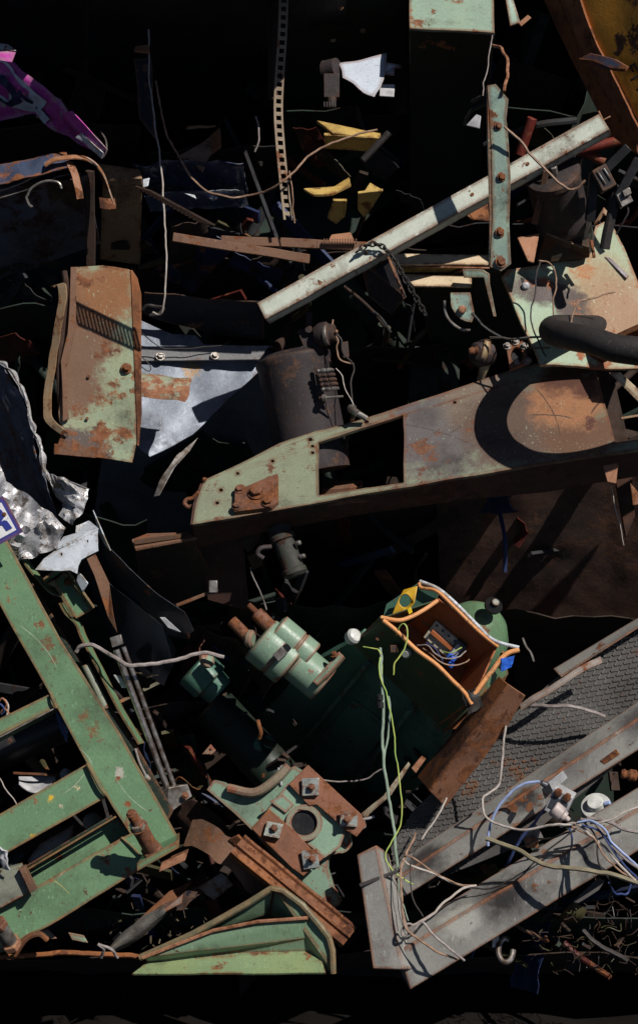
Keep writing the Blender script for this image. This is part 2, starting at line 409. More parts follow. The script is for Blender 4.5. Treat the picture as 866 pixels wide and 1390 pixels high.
M['guard'] = metal('machine_guard_worn_paint', (.26, .30, .20), (.22, .23, .16), rust=.22, edge=.9, grime=.3, rough=.55, rc=((.22, .09, .045), (.10, .045, .028)), bump=.4, arcs=[(P(600, 640, 60), P(745, 550, 90), .0022, P(745, 556, 90), .13, (.07, .045, .035)), (P(730, 700, 120), P(752, 563, 95), .003, P(748, 562, 95), .08, (.08, .05, .04)), (P(560, 500, 60), P(612, 590, 60), .002, P(620, 594, 60), .07, (.06, .05, .045)), (P(500, 900, 60), P(600, 588, 60), .0016, P(600, 588, 60), .16, (.07, .06, .055)), (P(880, 640, 60), P(795, 560, 90), .003, P(798, 552, 90), .05, (.10, .05, .035))], zones=[
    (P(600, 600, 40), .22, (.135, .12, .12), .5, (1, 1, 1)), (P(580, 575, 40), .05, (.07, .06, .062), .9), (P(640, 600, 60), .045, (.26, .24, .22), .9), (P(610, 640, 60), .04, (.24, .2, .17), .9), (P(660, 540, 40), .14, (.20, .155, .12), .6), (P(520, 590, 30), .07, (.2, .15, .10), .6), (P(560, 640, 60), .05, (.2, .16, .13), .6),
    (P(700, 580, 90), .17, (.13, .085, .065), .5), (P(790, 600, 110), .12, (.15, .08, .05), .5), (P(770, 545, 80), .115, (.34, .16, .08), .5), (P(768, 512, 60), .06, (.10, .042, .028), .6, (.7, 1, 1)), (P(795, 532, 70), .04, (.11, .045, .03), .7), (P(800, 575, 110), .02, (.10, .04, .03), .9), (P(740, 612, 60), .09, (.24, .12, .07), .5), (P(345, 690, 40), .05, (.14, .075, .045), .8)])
M['guard'] = None or M['guard']
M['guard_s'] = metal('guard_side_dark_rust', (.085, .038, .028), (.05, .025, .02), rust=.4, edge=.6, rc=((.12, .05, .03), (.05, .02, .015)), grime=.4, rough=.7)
M['grey'] = metal('grey_beam_paint', (.34, .33, .305), (.24, .235, .222), rust=.09, edge=.95, grime=.3, rough=.5, bump=.25, scratch=.35, gc=(.05, .045, .045), zones=[(P(682, 1218, 140), .075, (.04, .036, .036), 1.3), (P(712, 1085, 108), .05, (.05, .045, .045), .9), (P(575, 1165, 104), .06, (.07, .065, .065), 1), (P(760, 1030, 100), .07, (.17, .16, .155), 1), (P(860, 975, 90), .06, (.12, .11, .11), 1), (P(625, 1250, 146), .06, (.42, .42, .38), .6), (P(840, 1100, 130), .07, (.40, .39, .35), .8)])  # black zone by the connector block paints in the shadow there
M['tread'] = metal('tread_plate_steel', (.12, .115, .11), (.08, .075, .072), rust=.12, edge=0, grime=.3, rough=.5, met=.3, bump=.3, scratch=.1, rc=((.15, .09, .06), (.08, .055, .04)))
M['rib'] = metal('worn_tread_rib_steel', (.26, .245, .235), (.13, .12, .115), rust=.15, edge=0, grime=.6, rough=.4, met=.3, bump=.2, scratch=.1)
M['chrome'] = plain('worn_bright_steel', (.55, .5, .46), .3, .85, .2, 40, (.22, .15, .11))
M['steel'] = plain('dull_bare_steel', (.34, .32, .30), .45, .7, .3, 40, (.14, .11, .09))
M['silver'] = metal('zinc_plated_clip', (.52, .56, .54), (.30, .36, .32), rust=.3, edge=.5, grime=.45, rough=.35, met=.4)
M['boltr'] = metal('rusted_bolt', (.24, .10, .055), (.11, .048, .03), rust=.5, edge=.3, grime=.2, rough=.7, bump=.7, sc=2.5)
M['pinkr'] = metal('pale_flash_rust', (.40, .19, .105), (.24, .11, .06), rust=.3, edge=.4, grime=.15, rough=.7)
M['orange_rim'] = metal('orange_primer_edge', (.78, .36, .14), (.66, .27, .09), rust=.12, edge=.3, grime=.08, rough=.5, rc=((.5, .4, .3), (.25, .1, .04)))
M['orange_in'] = metal('orange_primer_inside', (.45, .14, .05), (.36, .10, .035), rust=.12, edge=.2, grime=.2, rough=.55)
M['boxg'] = metal('control_box_green', (.05, .085, .04), (.035, .06, .03), rust=.08, edge=.5, grime=.25, rough=.45)
M['creamp'] = plain('cream_plastic', (.62, .55, .42), .45)
M['greyp'] = plain('pale_grey_plastic', (.50, .50, .52), .4)
M['dgreyp'] = plain('dark_grey_plastic', (.07, .075, .09), .4)
M['bluep'] = plain('bright_blue_plastic', (.03, .13, .62), .35)
M['yel_p'] = plain('yellow_switch_plate', (.62, .36, .02), .45)
M['w_white'] = plain('weathered_white_cable', (.46, .42, .39), .5, 0, .3, 60, (.34, .28, .24))
M['w_grey'] = plain('weathered_grey_cable', (.30, .26, .25), .5, 0, .3, 50, (.19, .155, .145))
M['w_brown'] = plain('weathered_brown_cable', (.34, .21, .14), .55, 0, .3, 50, (.17, .10, .065))
M['w_dark'] = plain('dark_cable', (.05, .042, .04), .5, 0, .3, 50)
M['w_blue'] = plain('pale_blue_hose', (.36, .45, .72), .35, 0, .1, 30, (.30, .38, .62))
M['w_navy'] = plain('navy_cable', (.05, .075, .20), .4, 0, .1, 30, (.03, .05, .14))
M['w_green'] = plain('sage_green_cable', (.28, .36, .28), .5, 0, .2, 40, (.2, .26, .2))
M['w_yg'] = plain('yellow_green_wire', (.48, .52, .12), .45, 0, .1, 25, (.30, .46, .12))
M['w_olive'] = plain('olive_hose', (.24, .205, .13), .55, 0, .3, 30, (.16, .135, .085))
M['glass'] = plain('white_filter_plastic', (.62, .63, .60), .35)
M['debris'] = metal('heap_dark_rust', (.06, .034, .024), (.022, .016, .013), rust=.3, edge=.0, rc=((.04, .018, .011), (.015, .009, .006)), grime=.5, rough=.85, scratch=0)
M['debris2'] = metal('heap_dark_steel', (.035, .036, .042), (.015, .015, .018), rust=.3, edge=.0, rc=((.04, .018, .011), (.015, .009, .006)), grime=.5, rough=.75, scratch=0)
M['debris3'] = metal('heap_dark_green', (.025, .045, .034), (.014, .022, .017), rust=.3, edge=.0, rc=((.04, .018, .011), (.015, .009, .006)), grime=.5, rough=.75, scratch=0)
M['soil'] = plain('shade_black_soil', (.007, .006, .005), .95, 0, .8, 8, (.006, .005, .004))  # soil and yard colours sunk to near-black to stand in for shade
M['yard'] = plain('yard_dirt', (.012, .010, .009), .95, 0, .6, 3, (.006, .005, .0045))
M['leaf'] = plain('dried_brown_litter', (.11, .078, .045), .8, 0, .5, 60, (.03, .022, .014))

M['cab_shade'] = metal('cabinet_green_paint_shaded', (.007, .011, .008), (.005, .008, .006), rust=.05, edge=0, grime=.2, scratch=.1)  # cabinet green darkened to carry the shade of its front and door
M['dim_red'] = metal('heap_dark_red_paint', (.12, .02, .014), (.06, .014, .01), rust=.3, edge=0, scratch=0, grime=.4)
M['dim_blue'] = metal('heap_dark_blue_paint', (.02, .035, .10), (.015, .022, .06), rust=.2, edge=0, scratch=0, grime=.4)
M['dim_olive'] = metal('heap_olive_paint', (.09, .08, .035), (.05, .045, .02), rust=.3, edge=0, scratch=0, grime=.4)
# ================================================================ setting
g = G(); g.v = []
def flat(name, pts, mat, kind='structure'):
    me = bpy.data.meshes.new(name); me.from_pydata(pts, [], [[0, 1, 2, 3]]); me.materials.append(mat)
    o = bpy.data.objects.new(name, me); COL.objects.link(o); tagit(o, kind=kind); return o
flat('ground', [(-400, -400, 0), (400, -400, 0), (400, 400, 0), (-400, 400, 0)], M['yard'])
# the mound of compacted scrap the pieces lie on
def mound():
    nu, nv = 90, 80
    vs = []; fs = []
    for j in range(nv + 1):
        for i in range(nu + 1):
            x = -7 + 14 * i / nu
            t = j / nv                       # 0 front foot .. 1 rear foot
            prof_ = [(0, .55, -.03), (.12, .98, .7), (.5, 2.95, 4.7), (.7, 4.6, 4.9), (1, 8.5, -.03)]
            for a, b in zip(prof_, prof_[1:]):
                if t <= b[0]:
                    k = (t - a[0]) / (b[0] - a[0]); y = a[1] + (b[1] - a[1]) * k; z = a[2] + (b[2] - a[2]) * k; break
            ed = min(1, (7 - abs(x)) / 2.5)
            z2 = z * (ed ** .7) if z > 0 else z
            q = Vector((x, y, z2))
            n = noise.noise_vector(q * 1.3) * .3 + noise.noise_vector(q * 4) * .1
            if z > 0: q += Vector((n.x * .6, n.y * .7, n.z * .6))
            vs.append(q)
    W = nu + 1
    for j in range(nv):
        for i in range(nu): fs.append([j * W + i, j * W + i + 1, (j + 1) * W + i + 1, (j + 1) * W + i])
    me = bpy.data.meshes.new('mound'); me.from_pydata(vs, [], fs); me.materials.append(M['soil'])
    me.polygons.foreach_set('use_smooth', [True] * len(me.polygons))
    o = bpy.data.objects.new('mound', me); COL.objects.link(o); tagit(o, kind='structure')
mound()
# dark tangle of small scrap deep in the heap, past counting
def tangle():
    rnd = random.Random(11); g = G()
    def one(x, y, w, smax=1.0):
        g.mi = rnd.choice((0, 0, 1, 2))
        a = rnd.uniform(0, math.pi); L = rnd.uniform(60, 260) * smax
        d = P(x + math.cos(a) * L, y + math.sin(a) * L, w + rnd.uniform(-90, 90)) - P(x, y, w)
        c = P(x, y, w); k = rnd.random()
        if k < .35: g.bar(c - d / 2, c + d / 2, rnd.uniform(.02, .08), rnd.uniform(.01, .05), Vector((rnd.random(), rnd.random(), rnd.random())))
        elif k < .5: g.cyl(c - d / 2, c + d / 2, rnd.uniform(.01, .05), 12)
        elif k < .65:
            s = rnd.uniform(.03, .06); t = .006
            g.prof(c - d / 2, c + d / 2, [(0, 0), (s, 0), (s, t), (t, t), (t, s), (0, s)], Vector((rnd.uniform(-1, 1), rnd.uniform(-1, 1), 1)))
        else:
            dd, u, v = perp(d, Vector((rnd.uniform(-1, 1), rnd.uniform(-1, 1), rnd.uniform(-1, 1))))
            h = rnd.uniform(.08, .3) * smax; q = [c - d / 2 - u * h, c + d / 2 - u * h * rnd.uniform(.5, 1), c + d / 2 + u * h, c - d / 2 + u * h * rnd.uniform(.4, 1)]
            g.sheet(crumple(q, .05, 5, rnd.random() * 9), 7, 5, .003)
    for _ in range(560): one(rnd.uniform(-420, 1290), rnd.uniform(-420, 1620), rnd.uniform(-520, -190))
    # dim pieces nearer the face, their faces turned from the sun
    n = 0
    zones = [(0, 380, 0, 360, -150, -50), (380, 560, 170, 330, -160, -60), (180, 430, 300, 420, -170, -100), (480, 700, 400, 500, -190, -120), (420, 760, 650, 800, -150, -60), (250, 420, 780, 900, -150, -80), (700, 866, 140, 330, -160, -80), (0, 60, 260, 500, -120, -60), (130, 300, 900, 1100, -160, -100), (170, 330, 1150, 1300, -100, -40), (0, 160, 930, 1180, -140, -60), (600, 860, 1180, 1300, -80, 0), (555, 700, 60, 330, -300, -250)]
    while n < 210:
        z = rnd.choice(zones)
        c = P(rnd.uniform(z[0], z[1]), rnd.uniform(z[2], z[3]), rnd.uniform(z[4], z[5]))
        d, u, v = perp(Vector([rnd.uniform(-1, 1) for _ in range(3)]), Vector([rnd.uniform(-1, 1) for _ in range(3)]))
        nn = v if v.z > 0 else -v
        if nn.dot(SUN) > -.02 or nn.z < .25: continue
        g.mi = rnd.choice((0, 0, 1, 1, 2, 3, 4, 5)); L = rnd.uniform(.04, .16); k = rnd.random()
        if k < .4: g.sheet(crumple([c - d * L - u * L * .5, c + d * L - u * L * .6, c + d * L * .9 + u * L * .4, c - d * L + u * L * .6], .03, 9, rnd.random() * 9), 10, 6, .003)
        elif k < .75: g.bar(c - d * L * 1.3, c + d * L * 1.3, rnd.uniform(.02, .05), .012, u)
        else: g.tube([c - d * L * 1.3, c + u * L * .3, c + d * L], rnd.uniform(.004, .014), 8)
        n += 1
    return g
tg = tangle()
# the heap goes on above the frame; added sheets block the sun from the deep hollows
rnd = random.Random(5)
def over(x, y, w, r):
    tg.mi = rnd.choice((0, 1, 2))
    c = P(x, y, w)
    d = Vector((rnd.uniform(-1, 1), rnd.uniform(-.4, .4), rnd.uniform(-.6, .6))).normalized() * r
    dd, u, v = perp(d, Vector((rnd.uniform(-.4, .4), 1, rnd.uniform(-.6, .6))))
    q = [c - d - u * r * .8, c + d - u * r * .6, c + d + u * r * .8, c - d + u * r * .7]
    tg.sheet(crumple(q, .06, 4, rnd.random() * 9), 8, 6, .004)
def shade_shelf(x0, x1, y, w1, w0=-560, rise=110, seed=0, yl=0):  # added sheet, nearly edge-on, that keeps the sun off deeper scrap
    tg.mi = seed % 3
    q = [P(x0, y + rise + yl, w0), P(x1, y + rise, w0), P(x1, y, w1), P(x0, y + yl, w1)]
    cf = crumple(q, .05, 3, seed + .37)
    def f(u, v):
        p = cf(u, v)
        return p + Vector((0, 0, -abs(noise.noise(p * 5)) * .12 * v))
    tg.sheet(f, 30, 10, .004)
for i in range(40): over(rnd.uniform(-500, 1500), rnd.uniform(-600, -140), rnd.uniform(-300, -60), .35)
shade_shelf(-500, 122, -90, 244, seed=1, rise=260)
shade_shelf(-300, 1300, 1300, -20, w0=-420, rise=40, seed=21)
shade_shelf(120, 470, -90, 300, seed=1, rise=260)
shade_shelf(400, 1500, -95, 20, seed=2)
shade_shelf(-400, 190, 170, 0, seed=3)
shade_shelf(200, 380, 200, -60, seed=4)
shade_shelf(380, 1300, 150, -110, seed=5)
shade_shelf(180, 700, 330, -120, seed=6, yl=30)
shade_shelf(600, 1300, 300, -60, seed=7)
shade_shelf(-400, 80, 420, -30, seed=8)
shade_shelf(360, 600, 470, -90, seed=9)
shade_shelf(-300, 200, 700, -60, seed=11)
shade_shelf(260, 620, 690, -70, seed=12)
shade_shelf(600, 1300, 640, -70, seed=13)
shade_shelf(100, 560, 820, -70, seed=14)
shade_shelf(520, 1300, 840, -60, seed=15)
shade_shelf(-300, 320, 960, -70, seed=16)
shade_shelf(500, 1300, 1130, -60, seed=17)
shade_shelf(-300, 500, 1130, -50, seed=18)
shade_shelf(-300, 1300, 1240, -10, seed=20)

mk('scrap_tangle', tg, [M['debris'], M['debris2'], M['debris3'], M['dim_red'], M['dim_blue'], M['dim_olive']], label=None, kind='stuff', bev=0)

# ================================================================ TOP OF THE HEAP
# machine cabinet: pale top ledge, dark front
t = thing('machine_cabinet', P(520, 190, -60), 'dark green machine cabinet at top with sunlit pale green ledge', 'cabinet')
g = G().slab([P(555, -60, -40), P(668, -60, -40), P(671, 44, 60), P(556, 38, 60)], .02)
mk('ledge', g, M['cab'], t, wob=.003)
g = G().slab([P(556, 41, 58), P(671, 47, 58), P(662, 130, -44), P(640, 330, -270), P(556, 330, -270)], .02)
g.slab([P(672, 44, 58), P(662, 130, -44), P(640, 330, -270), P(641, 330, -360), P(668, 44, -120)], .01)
mk('front_panel', g, M['cab_shade'], t, wob=.003)
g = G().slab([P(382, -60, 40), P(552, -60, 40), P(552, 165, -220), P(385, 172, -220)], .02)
mk('side_door', g, M['cab_shade'], t, wob=.004)
for (x, y) in ((412, 18), (415, 62), (492, 40), (452, 52)):
    g = bolt(G(), P(x, y, 42 - (y + 60) * 1.155), Vector((0, -.6, .6)), .012, .008); mk('bolt', g, M['steel'], t)

# slotted strip
t = thing('slotted_strip', P(390, 303, 30), 'long hanging slotted metal strip full of punched square holes', 'metal strip')
path = [(386, -30, 70), (384, 40, 68), (380, 100, 64), (378, 150, 60), (381, 200, 58), (386, 250, 54), (392, 305, 50)]
pp = smooth_path([P(*a) for a in path], 40)
L = [0]
for a, b in zip(pp, pp[1:]): L.append(L[-1] + (b - a).length)
def along(s):
    for i in range(len(L) - 1):
        if L[i + 1] >= s: k = (s - L[i]) / (L[i + 1] - L[i]); return pp[i].lerp(pp[i + 1], k)
    return pp[-1]
g = G(); pitch_ = .0275; n = int(L[-1] / pitch_); hw = .0165
side = Vector((1, 0, -.45)).normalized()
for i in range(n):
    a, b, c = along(i * pitch_), along(i * pitch_ + pitch_ * .45), along((i + 1) * pitch_)
    d = (c - a).normalized(); nn = side.cross(d).normalized()
    if nn.z < 0: nn = -nn
    g.slab([a - side * hw, a + side * hw, b + side * hw, b - side * hw], .003, n=nn)
    g.slab([b - side * hw, b - side * hw * .5, c - side * hw * .5, c - side * hw], .003, n=nn)
    g.slab([b + side * hw * .6, b + side * hw, c + side * hw, c + side * hw * .6], .003, n=nn)
mk('strip', g, metal('weathered_tan_strip', (.33, .26, .18), (.22, .16, .11), rust=.25, edge=0, grime=.2, scratch=0), t, bev=0)
g = G().prof(P(371, -30, 40), P(371, 135, 35), [(0, -.016), (.004, -.016), (.004, .012), (.02, .012), (.02, .016), (0, .016)], FW)
for i in range(9): g.lathe(P(371, 5 + i * 14, 43), P(371, 5 + i * 14, 46), [(0, .003), (.002, .003)], 8)
mk('backing_angle', g, M['rust_d'], t)
wire('loose_wire', [(393, 232, 56), (397, 262, 58), (400, 303, 52)], 1.1, M['w_brown'], parent=t)

# purple sign
t = thing('enamel_sign', P(60, 200, 40), 'crumpled magenta enamel sign with pale blue lettering pointing down right', 'sign')
def signf(u, v):
    # u from the left edge to the torn point; v across
    top = [(-60, 45), (10, 76), (52, 108), (90, 146), (120, 180), (146, 207)]
    bot = [(-60, 172), (4, 162), (46, 156), (76, 176), (108, 196), (141, 214)]
    k = u * 5; i = min(4, int(k)); f = k - i
    a = (top[i][0] + (top[i + 1][0] - top[i][0]) * f, top[i][1] + (top[i + 1][1] - top[i][1]) * f)
    b = (bot[i][0] + (bot[i + 1][0] - bot[i][0]) * f, bot[i][1] + (bot[i + 1][1] - bot[i][1]) * f)
    w = 34 + 14 * math.sin(v * 4.2 + u * 1.2) * (1 - u * .6) + u * 44 - v * 35 * (1 - u) - 25 * v * u
    p = P(a[0] + (b[0] - a[0]) * v, a[1] + (b[1] - a[1]) * v, w)
    return p + noise.noise_vector(p * 9) * .012 + noise.noise_vector(p * 23) * .007 + FW * abs(noise.noise(p * 12)) * .03
mk('sign_sheet', G().sheet(signf, 60, 22, .003), M['purple'], t, bev=0)
def ribbon(fn, uv, wd, off, name, mat):
    g = G(); pts = smooth_path([Vector((a, b, 0)) for a, b in uv], 8); P0 = []
    for i, q in enumerate(pts):
        d = pts[min(i + 1, len(pts) - 1)] - pts[max(i - 1, 0)]
        n2 = Vector((-d.y * .4, d.x * 2.5, 0)).normalized() * wd
        for s_ in (-1, 1):
            u, v = q.x + n2.x * s_ * .5, q.y + n2.y * s_
            p = fn(u, v); e = .01
            nn = (fn(u + e, v) - p).cross(fn(u, v + e) - p).normalized()
            if nn.z < 0: nn = -nn
            P0.append(p + nn * off)
    g.add(P0, [[2 * i, 2 * i + 1, 2 * i + 3, 2 * i + 2] for i in range(len(pts) - 1)])
    return mk(name, g, mat, t, bev=0)
ribbon(signf, [(.05, .62), (.20, .40), (.34, .50), (.46, .62)], .30, .010, 'letter_ground', M['ltblue'])
ribbon(signf, [(.24, .62), (.34, .66), (.44, .74), (.53, .82)], .15, .011, 'letter_ground', M['ltblue'])
ribbon(signf, [(.16, .34), (.26, .42), (.30, .60), (.24, .72), (.17, .62)], .055, .014, 'letter', M['navyp'])
ribbon(signf, [(.30, .42), (.38, .55), (.44, .72)], .05, .014, 'letter', M['navyp'])
# curled corner catching the sun
g = G().sheet(crumple([P(-40, 56, 110), P(12, 61, 115), P(23, 70, 120), P(-40, 66, 116)], .004, 20, 2), 12, 5, .003)
mk('curled_edge', g, M['whitep'], t, bev=0)
g = G().sheet(crumple([P(-40, 66, 117), P(22, 71, 121), P(17, 85, 124), P(-40, 76, 120)], .003, 20, 3), 10, 5, .003)
mk('curled_edge', g, M['purple'], t, bev=0)
g = G().sheet(crumple([P(88, 153, 92), P(99, 150, 104), P(147, 203, 112), P(132, 206, 100)], .004, 16, 4), 14, 5, .003)
mk('torn_edge', g, M['purple'], t, bev=0)
g = G().sheet(crumple([P(104, 186, 92), P(112, 180, 98), P(141, 207, 110), P(140, 215, 102)], .005, 24, 5), 12, 4, .003)
mk('torn_edge', g, M['zinc_b'], t, bev=0)
g = G().tube([P(137, 178, 84), P(144, 190, 90), P(145, 204, 90), P(141, 213, 86)], .003, 6)
mk('torn_curl', g, M['steel'], t, bev=0)

# bent blue frame with rusty T and strap end
t = thing('bent_vehicle_frame', P(80, 290, 20), 'bent rusty blue vehicle frame rail with T shaped branch at left', 'vehicle frame')
g = G().sheet(crumple([P(-60, 236, 40), P(90, 206, 60), P(98, 226, 85), P(-60, 268, 70)], .014, 9, 1), 24, 6, .004)
mk('rail', g, M['bluerust'], t, bev=0)
def band(path, w2, d, th=.004, nseg=6, noi=.003):
    q = smooth_path([P(*a) for a in path], nseg)
    g = G(); n = len(q) - 1
    wv = Vector(w2)
    def f(u, v):
        i = min(n - 1, int(u * n)); k = u * n - i
        p = q[i].lerp(q[i + 1], k)
        return p + wv * v + noise.noise_vector(p * 20) * noi
    return g.sheet(f, n, d, th)
g = band([(62, 222, 78), (78, 214, 80), (105, 212, 80), (122, 216, 82), (138, 232, 84), (150, 262, 86), (156, 276, 84)], (.006, -.016, .026), 3)
mk('rusty_lip', g, metal('lip_rust_and_zinc', (.50, .42, .36), (.34, .22, .15), rust=.52, edge=.5, grime=.1, rc=((.42, .19, .09), (.22, .09, .04))), t, bev=0)
g = band([(90, 220, 84), (97, 236, 88), (103, 258, 90), (105, 270, 88)], (.022, .004, -.006), 3, .006)
mk('branch', g, M['pinkr'], t, bev=0)
g = band([(135, 268, 92), (145, 270, 94), (157, 269, 92)], (.004, -.036, .004), 3, .004)
mk('strap_end', g, M['rust_o'], t, bev=0)
g = G().sheet(crumple([P(-60, 262, 50), P(120, 238, 70), P(136, 330, -40), P(-60, 400, -110)], .02, 6, 4), 24, 14, .004)
mk('inner_panel', g, metal('body_panel_blue_black', (.09, .10, .15), (.08, .06, .05), rust=.4, edge=.3, rc=DRUST, grime=.4), t, bev=0)
for i, pth in enumerate([[(-10, 262, 66), (30, 248, 70), (60, 236, 72), (84, 230, 74)], [(-10, 272, 60), (40, 256, 64), (80, 240, 66), (110, 236, 66)]]):
    wire('trim_strip', pth, 1.5, M['steel'], parent=t)
wire('bent_hook', [(36, 268, 70), (44, 254, 74), (60, 247, 76), (78, 246, 76), (84, 256, 76)], 2, M['steel'], parent=t)
wire('bent_hook', [(36, 268, 70), (40, 278, 68), (44, 281, 66)], 2.4, M['steel'], parent=t)
# dark hanging post under it
g = G().bar(P(122, 232, 66), P(124, 366, 10), .02, .03, FW)
mk('hanging_post', g, M['rust_d'], wob=.003, label='dark rusty post hanging above the worn green panel', cat='post')
# tan board behind strap
g = G().slab([P(133, 222, 20), P(190, 230, 14), P(193, 242, 34), P(140, 244, 34)], .03)
g.slab([P(140, 246, 33), P(193, 243, 33), P(191, 360, -120), P(136, 352, -110)], .01)
mk('tan_box', g, metal('tan_box_paint', (.38, .25, .14), (.28, .17, .09), rust=.2, edge=.4), wob=.002, label='tan topped steel box just right of bent vehicle frame', cat='box')

# wires of the upper left
wire('hanging_wire', [(202, 40, 10), (203, 90, 14), (207, 140, 20), (213, 185, 30), (220, 235, 36), (223, 300, 40), (225, 350, 42), (224, 395, 40), (220, 425, 30), (208, 424, 20)], 1.5, M['w_white'], 'long pale wire hanging beside the slotted green panel', 'wire')
wire('drooping_cable', [(212, 110, 20), (219, 150, 26), (230, 188, 30), (247, 220, 34), (270, 252, 36), (305, 266, 38), (340, 266, 40), (375, 252, 72), (400, 232, 74), (425, 206, 60), (455, 192, 50), (485, 182, 44), (512, 176, 40)], 1.7, M['w_brown'], 'brown cable drooping across the slotted hanging strip', 'cable')
wire('short_wire', [(347, 158, 0), (352, 175, 4), (351, 192, 4), (346, 206, 0)], 1.6, M['w_grey'], 'short bent grey wire left of the slotted strip', 'wire')
# blue sheet
g = G().sheet(crumple([P(182, 222, 10), P(330, 218, 10), P(338, 268, -55), P(186, 262, -50)], .03, 6, 3), 30, 12, .003)
mk('blue_sheet', g, M['bluesh'], label='crumpled dark blue sheet metal behind the drooping cable', cat='metal sheet', bev=0)
g = G().sheet(crumple([P(196, 262, 0), P(330, 258, -10), P(338, 280, -34), P(205, 287, -30)], .02, 7, 8), 26, 6, .003)
mk('blue_sheet', g, M['bluesh'], label='narrow dark blue sheet below the larger blue sheet', cat='metal sheet', bev=0)
g = G().slab([P(194, 243, 20), P(203, 241, 24), P(201, 252, 28), P(194, 255, 26)], .004); mk('foil_scrap', g, M['zinc_b'], label='tiny white foil scrap beside the tan topped box', cat='foil', wob=.001)
g = G().slab([P(250, 262, 34), P(264, 264, 36), P(267, 270, 38)], .003); mk('foil_scrap', g, M['zinc_b'], label='tiny bright foil scrap under drooping brown cable', cat='foil')
g = G().slab([P(240, 212, 0), P(262, 200, 0), P(280, 190, -6), P(298, 172, -10), P(302, 200, -4), P(285, 212, 0), P(276, 232, 6), P(262, 218, 6)], .012)
mk('splintered_plank', g, metal('splintered_wood', (.25, .15, .10), (.15, .09, .06), rust=.2, edge=0, bump=1), wob=.006, seg=.03, label='splintered brown plank among dark scrap upper left', cat='plank')
g = G().slab([P(184, 62, 10), P(203, 60, 12), P(203, 70, 18), P(182, 68, 18)], .01); mk('rusty_tab', g, M['pinkr'], label='small pinkish rusty tab at top of hanging wire', cat='metal tab', wob=.002)
g = G().slab([P(182, 80, -20), P(206, 78, -20), P(212, 190, -10), P(190, 160, -10)], .004); mk('blue_flap', g, M['navy'], label='dark blue narrow flap behind hanging pale wire', cat='metal flap', wob=.006)
# white torn sheet
t = thing('white_sheet', P(500, 130, -30), 'white painted sheet piece with brown rust streaks near top centre', 'metal sheet')
def wf(u, v):
    p = P(460 + 66 * u - 4 * v, 84 - 12 * u + v * (26 + 40 * u * (1.2 - u * .2)), -20 + v * 50 * (.4 + u * .6) + 26 * math.sin(v * 2.6 + .4))
    return p + noise.noise_vector(p * 14) * .005
mk('sheet', G().slab([P(459, 86, -8), P(490, 80, -12), P(526, 71, -16), P(523, 98, 0), P(516, 118, 14), P(508, 130, 24), P(494, 124, 22), P(480, 112, 14), P(466, 106, 10), P(464, 96, 0)], .004), M['whitep'], t, bev=0, wob=.008, seg=.03, wsc=9)
mk('tab', G().slab([P(524, 84, -10), P(545, 88, -10), P(544, 92, -6), P(536, 92, -6), P(535, 102, -4), P(520, 100, -4)], .006), M['whitep'], t)
mk('tab', G().slab([P(516, 114, -10), P(536, 114, -10), P(535, 131, -2), P(515, 130, -2)], .006), M['greyp'], t, wob=.001)
g = G().cyl(P(441, 96, -10), P(458, 92, 0), .035, 16); g.box(P(450, 118, 0), RT * .026, UP * .04, FW * .03); g.cyl(P(450, 132, 10), P(450, 146, 10), .016, 12)
for i in range(5): g.lathe(P(440 + i * 3.5, 138, 20), P(440 + i * 3.5, 146, 22), [(0, .003), (.02, .003)], 6)
g.mi = 0
mk('small_motor', g, M['motor'], label='small dark motor beside the white rusted sheet', cat='motor', wob=.001)
# yellow blocks
def yblock(top, front, label, cut=False):
    g = G().slab([P(*a) for a in top], .01); g.slab([P(*a) for a in front], .01)
    mk('yellow_block', g, M['yellow'], label=label, cat='block', wob=.004, seg=.04)
yblock([(430, 163, 10), (470, 172, 8), (516, 180, 8), (516, 186, 22), (480, 184, 24), (452, 180, 26)], [(440, 183, 24), (480, 185, 24), (516, 187, 22), (508, 206, -5), (442, 202, -2)], 'topmost yellow block under the white sheet, sunlit top')
yblock([(412, 256, 20), (450, 254, 14), (474, 240, 10), (476, 250, 24), (452, 262, 32), (425, 264, 30)], [(452, 272, 26), (471, 272, 26), (468, 294, -4), (456, 304, -14), (444, 296, -7)], 'lower left yellow block with ragged edge')
yblock([(494, 260, 14), (502, 248, 6), (519, 258, 16)], [(486, 262, 20), (519, 259, 20), (504, 284, -10), (494, 296, -20), (485, 285, -12)], 'lower right yellow block with triangular sunlit top')
g = G().cyl(P(492, 218, 30), P(528, 180, 34), .012, 10); mk('dark_rod', g, M['rubber'], label='short dark rod leaning between the yellow blocks', cat='rod')
g = G().slab([P(448, 0, 20), P(456, -6, 20), P(466, 10, 24), P(462, 14, 24)], .006); mk('pink_scrap', g, M['pinkr'], label='small pinkish metal sliver at very top centre', cat='metal sliver', wob=.001)
# amber container, top right
t = thing('amber_container', P(840, 190, 0), 'amber painted dented steel container with black stencil letters, top right', 'container')
ap = PL((745, 0, 0), (866, 0, 109), (866, 185, 81))
g = G().slab([ap(764, -20), ap(900, -20), ap(900, 235), ap(876, 196), ap(862, 160), ap(812, 66), ap(776, 0)], .02)
mk('side_wall', g, M['amber'], t, wob=.008, seg=.07, wsc=5)
g = G()
for k, (o, wd, dp) in enumerate(((0, 9, 0), (11, 7, -14), (20, 8, -6))):
    g.slab([ap(742 - 26 + o + 0, -60, dp - 8), ap(742 - 26 + o + wd, -60, dp + 4), ap(868 - 20 + o + wd, 190, dp + 4), ap(868 - 20 + o - 4, 190, dp - 8)], .012)
g = G().slab([ap(712, -60, -16), ap(735, -60, -2), ap(788, 76, -2), ap(858, 190, -2), ap(866, 210, -16), ap(828, 184, -16), ap(776, 84, -16)], .012)
